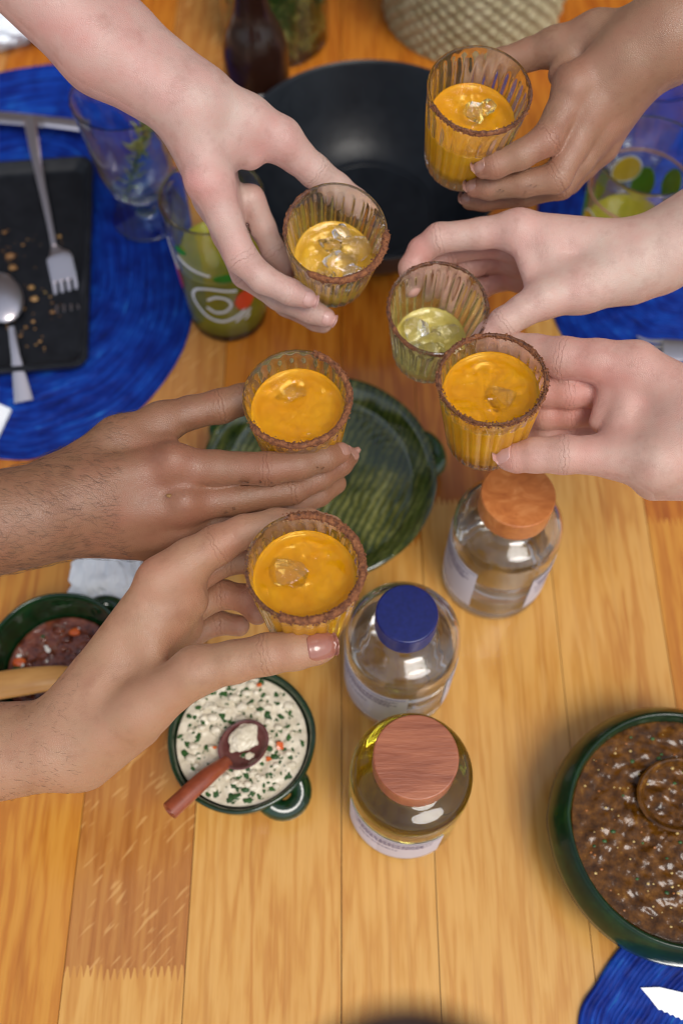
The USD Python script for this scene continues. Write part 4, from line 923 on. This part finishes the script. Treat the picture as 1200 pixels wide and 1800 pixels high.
        cv.CreatePointsAttr(Vt.Vec3fArray.FromNumpy((to_world(np.array(pts)) - ow).astype(np.float32))); cv.CreateWidthsAttr([.00008] * (4 * cnt)); cv.SetWidthsInterpolation('vertex')
        UsdShade.MaterialBindingAPI.Apply(cv.GetPrim()).Bind(plain('arm_hair_look', (.05, .03, .02), .5)); cv.GetPrim().SetCustomDataByKey('kind', 'stuff')
    return t
VOX = .95
def P4(*a): return tuple(a)

# nearest hand, lower left: thumb with painted nail in front of the glass
h5 = Hand(palm=[((-120, 1355, 590, 26), (90, 1322, 585, 22)), ((-120, 1310, 600, 24), (100, 1290, 590, 20)), ((95, 1310, 586, 22), (180, 1215, 584, 20)),
                ((120, 1275, 588, 20), (268, 1035, 582, 11)), ((130, 1290, 594, 19), (285, 1075, 602, 11.5)), ((140, 1300, 600, 18), (300, 1110, 620, 11)), ((140, 1310, 606, 18), (310, 1150, 634, 10.5)),
                ((120, 1320, 584, 20), (250, 1245, 568, 15.5)), ((250, 1245, 568, 16), (345, 1180, 556, 13.0)), ((270, 1180, 572, 8), (262, 1075, 584, 7)), ((150, 1335, 588, 18), (240, 1275, 580, 14)), ((200, 1200, 582, 15), (330, 1055, 592, 12.5)), ((255, 1110, 586, 14), (325, 1012, 586, 12)), ((230, 1190, 590, 16), (320, 1100, 606, 13))],
          fingers=[[(345, 1178, 556, 13), (410, 1164, 552, 11.8), (470, 1150, 549, 11.4), (520, 1143, 547, 10.8), (556, 1138, 547, 9.3), (568, 1136, 547, 8.0)],
                   [(282, 1016, 582, 13.5), (335, 985, 584, 13.0), (382, 958, 584, 11.8), (428, 934, 584, 9.6), (485, 920, 585, 8.8), (540, 918, 588, 8.2), (582, 925, 592, 6.8)],
                   [(288, 1065, 602, 11), (350, 1010, 612, 9.6), (400, 985, 616, 9), (450, 985, 618, 8.4), (520, 990, 620, 7)],
                   [(300, 1105, 618, 10.5), (350, 1062, 626, 9.2), (392, 1045, 626, 9.0), (432, 1052, 622, 8.6), (452, 1078, 616, 7.4)],
                   [(310, 1145, 632, 9), (345, 1110, 640, 8), (385, 1095, 644, 7.6), (420, 1100, 642, 7)]],
          grooves=[([(311, 982, 575), (352, 1008, 580), (362, 1050, 590)], 1.2, .9), ([(308, 1028, 578), (335, 1085, 584), (366, 1122, 580)], 1.2, .8), ([(452, 1118, 538), (456, 1146, 537), (452, 1172, 540)], 1.0, .55), ([(464, 1118, 538), (468, 1146, 537), (464, 1172, 540)], 1.0, .7), ([(478, 1120, 538), (481, 1146, 537), (478, 1170, 540)], 1.0, .5),
                   ([(400, 905, 576), (412, 945, 574), (420, 965, 580)], 1.2, .8), ([(300, 1000, 575), (335, 1050, 580), (365, 1090, 585)], 1.4, .8), ([(318, 1085, 580), (345, 1120, 575), (372, 1135, 570)], 1.2, .6)])
person('bare tan left forearm and hand with painted thumbnail holding the nearest glass', h5, (.365, .195, .112), (.40, .16, .10),
       [(440, 1060, 622, 22, .8), (400, 950, 584, 22, .5), (340, 1020, 600, 26, .5), (560, 1130, 547, 10, .5), (268, 1010, 580, 18, .4)], (100, 1300, 590), VOX,
       nails=[(0, -1.0, (.10, .16, 1), 17.0, 13.2, 'polish', 3.6)], hair=(500, lambda c: c[:, 0] < -150, (1, -.25, .1), 3.0))

# tanned hairy hand, middle left, back of the hand up
h4 = Hand(palm=[((-200, 945, 560, 31), (60, 902, 583, 28)), ((-200, 975, 580, 28), (60, 925, 598, 24)), ((60, 905, 586, 25), (160, 870, 590, 21)),
                ((110, 870, 590, 21), (302, 818, 594, 12.5)), ((120, 895, 592, 21), (322, 885, 598, 12.5)), ((120, 915, 598, 20), (322, 935, 612, 12)), ((120, 925, 606, 18), (310, 960, 630, 11)),
                ((120, 850, 598, 20), (210, 775, 606, 14)), ((210, 775, 606, 14), (285, 742, 612, 11.5)), ((230, 790, 604, 9), (290, 785, 602, 8))],
          fingers=[[(285, 742, 612, 12), (335, 725, 616, 10.2), (388, 714, 618, 10.6), (425, 702, 620, 9.6), (455, 690, 622, 7.8)],
                   [(302, 820, 592, 12.5), (380, 822, 592, 10.2), (470, 824, 590, 9.8), (525, 817, 592, 8.8), (570, 805, 598, 8.3), (597, 796, 604, 6.6)],
                   [(322, 885, 598, 12.5), (410, 876, 604, 10), (512, 860, 608, 9.4), (560, 838, 614, 8.4), (598, 815, 622, 7.6), (613, 803, 628, 6.4)],
                   [(322, 930, 612, 12), (410, 915, 622, 9.6), (505, 893, 630, 9), (560, 868, 640, 8), (590, 850, 648, 7)],
                   [(310, 960, 630, 10.5), (390, 950, 642, 8.4), (460, 935, 650, 8), (520, 915, 658, 6.6)]],
          bumps=[(305, 808, 584, 9), (325, 880, 588, 8)],
          grooves=[([(462, 796, 582), (466, 822, 580), (462, 848, 584)], 1.0, .55), ([(472, 796, 582), (477, 822, 580), (472, 848, 584)], 1.0, .65), ([(484, 798, 582), (487, 822, 580), (483, 846, 584)], 1.0, .45),
                   ([(505, 838, 600), (509, 860, 598), (506, 882, 602)], 1.0, .55), ([(516, 838, 600), (520, 860, 598), (516, 880, 602)], 1.0, .6), ([(382, 690, 608), (388, 712, 606), (386, 736, 610)], 1.0, .5)])
person('tanned hairy forearm and back of a hand holding a full glass at left', h4, (.235, .112, .060), (.28, .10, .06),
       [(305, 815, 584, 22, .75), (325, 890, 588, 20, .45), (470, 820, 582, 14, .5), (600, 795, 604, 12, .5), (250, 930, 600, 40, .35)], (60, 900, 585), VOX,
       nails=[(1, 0, (.5, .5, .7), 9.0, 8.0, 'nail_tan', 3.2), (2, 0, (.5, .35, .8), 9.0, 7.8, 'nail_tan', 3.2)], hair=(2600, lambda c: c[:, 0] < -130, (1, -.35, .1), 6.0))

# pink hand, right, thumb on top of the front of the glass
h3 = Hand(palm=[((1420, 800, 560, 34), (1290, 770, 580, 30)), ((1420, 740, 580, 30), (1290, 730, 596, 25)), ((1290, 765, 584, 27), (1220, 745, 588, 24)),
                ((1250, 740, 588, 23), (1120, 645, 596, 14)), ((1250, 750, 594, 22), (1118, 680, 622, 13)), ((1250, 770, 602, 20), (1112, 715, 642, 12)), ((1250, 790, 610, 18), (1100, 745, 656, 11)),
                ((1240, 790, 586, 22), (1150, 812, 584, 17)), ((1150, 812, 584, 17), (1085, 803, 590, 12.5)), ((1078, 655, 600, 6), (1050, 742, 604, 5.5)), ((1110, 660, 598, 9), (1085, 770, 594, 9)), ((1240, 830, 592, 18), (1150, 845, 596, 12)), ((1220, 770, 590, 19), (1120, 722, 604, 13)), ((1180, 760, 590, 16), (1105, 775, 598, 11))],
          fingers=[[(1085, 803, 590, 12.5), (1040, 800, 592, 11.3), (990, 799, 593, 11.6), (940, 800, 597, 10.5), (905, 805, 601, 8.8), (890, 806, 603, 6.8)],
                   [(1110, 642, 596, 14.5), (1050, 634, 600, 13), (990, 628, 606, 12.4), (940, 618, 616, 10.6), (885, 606, 628, 9), (835, 610, 638, 7.6)],
                   [(1105, 684, 616, 12.5), (1050, 686, 618, 10.6), (1000, 689, 616, 10.2), (960, 688, 622, 9.8), (905, 690, 646, 8)],
                   [(1100, 720, 630, 12), (1050, 722, 630, 9.8), (1000, 726, 628, 9.4), (960, 730, 632, 8.8), (905, 722, 654, 7.6)],
                   [(1090, 752, 644, 10), (1050, 752, 642, 8.8), (1000, 756, 640, 8.4), (960, 760, 642, 8), (915, 760, 656, 7)]],
          grooves=[([(962, 770, 582), (968, 798, 580), (966, 828, 584)], 1.1, .8), ([(974, 772, 582), (980, 798, 580), (976, 826, 584)], 1.1, .6), ([(1062, 835, 584), (1090, 838, 582), (1120, 826, 580)], 1.2, .8)])
person('pink skinned hand with its thumb over the glass behind the orange capped bottle', h3, (.49, .30, .235), (.52, .19, .155),
       [(1040, 690, 620, 45, .75), (1075, 680, 600, 25, .5), (1000, 720, 640, 40, .6), (900, 805, 600, 14, .6), (1130, 620, 590, 25, .3)], (1250, 760, 590), VOX,
       nails=[(0, -.6, (.05, .55, .85), 11.5, 12.0, 'nail', 3.4)])

# pale hand reaching in from the right, fingers curled round the pale glass
hp = Hand(palm=[((1450, 300, 600, 29), (1150, 450, 628, 23)), ((1450, 260, 612, 27), (1150, 437, 636, 22)), ((1150, 450, 630, 23), (1080, 465, 630, 20)),
                ((1110, 445, 630, 20), (912, 405, 636, 12.5)), ((1110, 455, 636, 20), (915, 428, 656, 12)), ((1110, 465, 642, 19), (920, 455, 672, 11.5)), ((1110, 475, 648, 18), (925, 485, 686, 11)),
                ((1100, 480, 628, 20), (1020, 505, 624, 15)), ((1020, 505, 624, 15), (958, 524, 622, 11.5)), ((912, 425, 634, 6), (935, 490, 628, 6)), ((960, 440, 634, 12), (985, 500, 628, 11))],
          fingers=[[(958, 524, 622, 11.5), (920, 545, 622, 10), (885, 568, 624, 9.8), (860, 588, 628, 8.8), (840, 604, 632, 7)],
                   [(910, 402, 636, 12), (845, 410, 642, 9.8), (772, 418, 648, 9.6), (740, 440, 654, 8.6), (722, 470, 656, 8), (722, 505, 656, 6.6)],
                   [(915, 428, 656, 11.5), (850, 428, 668, 9.4), (790, 440, 676, 9), (758, 470, 676, 8.4), (752, 510, 674, 6.8)],
                   [(920, 455, 670, 11), (865, 455, 684, 9), (815, 470, 690, 8.6), (790, 500, 688, 8), (790, 535, 684, 6.6)],
                   [(925, 485, 684, 10), (880, 490, 696, 8), (845, 505, 700, 7.6), (830, 530, 698, 6.6)]],
          grooves=[([(765, 392, 640), (778, 420, 638), (785, 442, 640)], 1.1, .6)])
person('pale forearm and curled hand holding the pale yellow glass from the right', hp, (.51, .335, .27), (.52, .20, .17),
       [(880, 460, 670, 45, .7), (740, 430, 650, 30, .6), (920, 430, 630, 18, .3), (850, 595, 628, 20, .4)], (1150, 450, 630), VOX)

# pale arm from the top left
h1 = Hand(palm=[((-80, -170, 560, 27), (178, 88, 585, 24.5)), ((-30, -190, 575, 26), (205, 68, 596, 24)), ((178, 88, 588, 24.5), (335, 190, 598, 21)), ((205, 68, 596, 23), (350, 168, 604, 19)),
                ((330, 190, 600, 20), (372, 322, 606, 13)), ((340, 195, 602, 20), (375, 345, 622, 12.5)), ((345, 195, 606, 19), (385, 355, 640, 12)), ((350, 195, 612, 18), (395, 365, 656, 11)),
                ((345, 180, 602, 20), (430, 215, 612, 16)), ((430, 215, 612, 16), (492, 245, 620, 13)), ((400, 250, 610, 12), (440, 275, 618, 8))],
          fingers=[[(492, 245, 620, 13), (520, 272, 628, 11), (552, 300, 636, 10.4), (590, 330, 648, 9.8), (625, 355, 656, 8.6), (642, 366, 658, 7)],
                   [(372, 322, 606, 13), (395, 385, 612, 10.6), (424, 452, 620, 10), (462, 490, 626, 8.8), (510, 513, 632, 8.2), (538, 524, 635, 6.6)],
                   [(378, 345, 622, 12.5), (400, 410, 634, 10), (432, 480, 646, 9.6), (490, 522, 652, 8.4), (545, 546, 656, 8), (572, 558, 658, 6.6)],
                   [(388, 355, 640, 12), (412, 420, 654, 9.6), (446, 490, 666, 9), (505, 535, 672, 8), (555, 562, 676, 7.2), (568, 569, 677, 6.2)],
                   [(440, 350, 650, 10), (462, 400, 660, 8.4), (480, 440, 668, 8), (505, 470, 672, 7.4)]],
          bumps=[(352, 318, 600, 9)], grooves=[])
person('pale forearm and hand reaching from the upper left with the icy glass', h1, (.48, .315, .262), (.50, .19, .165),
       [(355, 318, 598, 20, .6), (545, 525, 635, 14, .5), (575, 560, 658, 14, .5), (460, 290, 620, 25, .5), (424, 452, 620, 18, .3), (150, 60, 560, 60, .35)], (330, 190, 600), VOX,
       nails=[(1, -.6, (.25, -.25, 1), 9.5, 8.6, 'nail', 3.2), (2, -.6, (.25, -.25, 1), 9.5, 8.6, 'nail', 3.2)])

# tan hand at the upper right
h2 = Hand(palm=[((1420, -130, 590, 30), (1170, 58, 606, 25)), ((1420, -90, 600, 27), (1170, 85, 616, 23)), ((1165, 65, 608, 25), (1110, 100, 612, 22)),
                ((1130, 80, 612, 20), (1010, 150, 618, 12.5)), ((1130, 90, 614, 20), (1035, 190, 622, 12.5)), ((1130, 100, 620, 19), (1050, 225, 634, 12)), ((1130, 110, 626, 18), (1055, 255, 648, 11)),
                ((1120, 70, 616, 19), (1050, 62, 630, 14)), ((1050, 62, 630, 14), (975, 82, 642, 11.5)), ((1000, 95, 636, 9), (985, 130, 630, 8))],
          fingers=[[(975, 82, 642, 11.5), (930, 95, 650, 10), (880, 112, 656, 9.8), (840, 128, 658, 8.8), (810, 142, 658, 7)],
                   [(1010, 150, 618, 12.5), (985, 200, 618, 10), (960, 245, 616, 9.8), (915, 272, 618, 8.6), (870, 290, 622, 8), (850, 295, 625, 6.6)],
                   [(1035, 190, 622, 12.5), (1008, 255, 626, 9.8), (978, 312, 628, 9.4), (920, 322, 634, 8.4), (860, 328, 642, 8), (835, 330, 646, 6.4)],
                   [(1050, 225, 634, 12), (1020, 280, 640, 9.4), (985, 325, 646, 9), (925, 340, 652, 8), (850, 350, 660, 7.4), (826, 352, 664, 6.2)],
                   [(1055, 255, 648, 10.5), (1030, 290, 656, 8), (1000, 320, 662, 7.6), (960, 335, 668, 6.6)]],
          bumps=[(1008, 150, 610, 8)], grooves=[([(948, 225, 606), (962, 240, 604), (975, 258, 606)], 1.0, .5)])
person('tan hand reaching from the upper right with the tall half full glass', h2, (.285, .150, .090), (.32, .115, .075),
       [(850, 295, 624, 14, .6), (835, 330, 645, 14, .6), (960, 245, 612, 16, .4), (1000, 140, 620, 20, .3)], (1150, 80, 610), VOX,
       nails=[(1, -.4, (-.4, .25, .8), 9.5, 9.0, 'nail_tan', 3.2), (2, -.4, (-.4, .25, .8), 9.0, 8.6, 'nail_tan', 3.2), (3, -.4, (-.4, .25, .8), 8.5, 8, 'nail_tan', 3.2)])
hf = obj('herb_flake', blob(.0012, 5, .4, 1.5, 2, (1.3, .9, .6)), M['crumb'], smooth=True)
q = to_world(mm(297, 871, 577)); UsdGeom.Xformable(stage.GetPrimAtPath(hf)).AddTranslateOp().Set(Gf.Vec3d(*q.tolist()))
tag(stage.GetPrimAtPath(hf), 'tiny dark herb flake stuck on the back of the tanned hairy hand', 'herb')
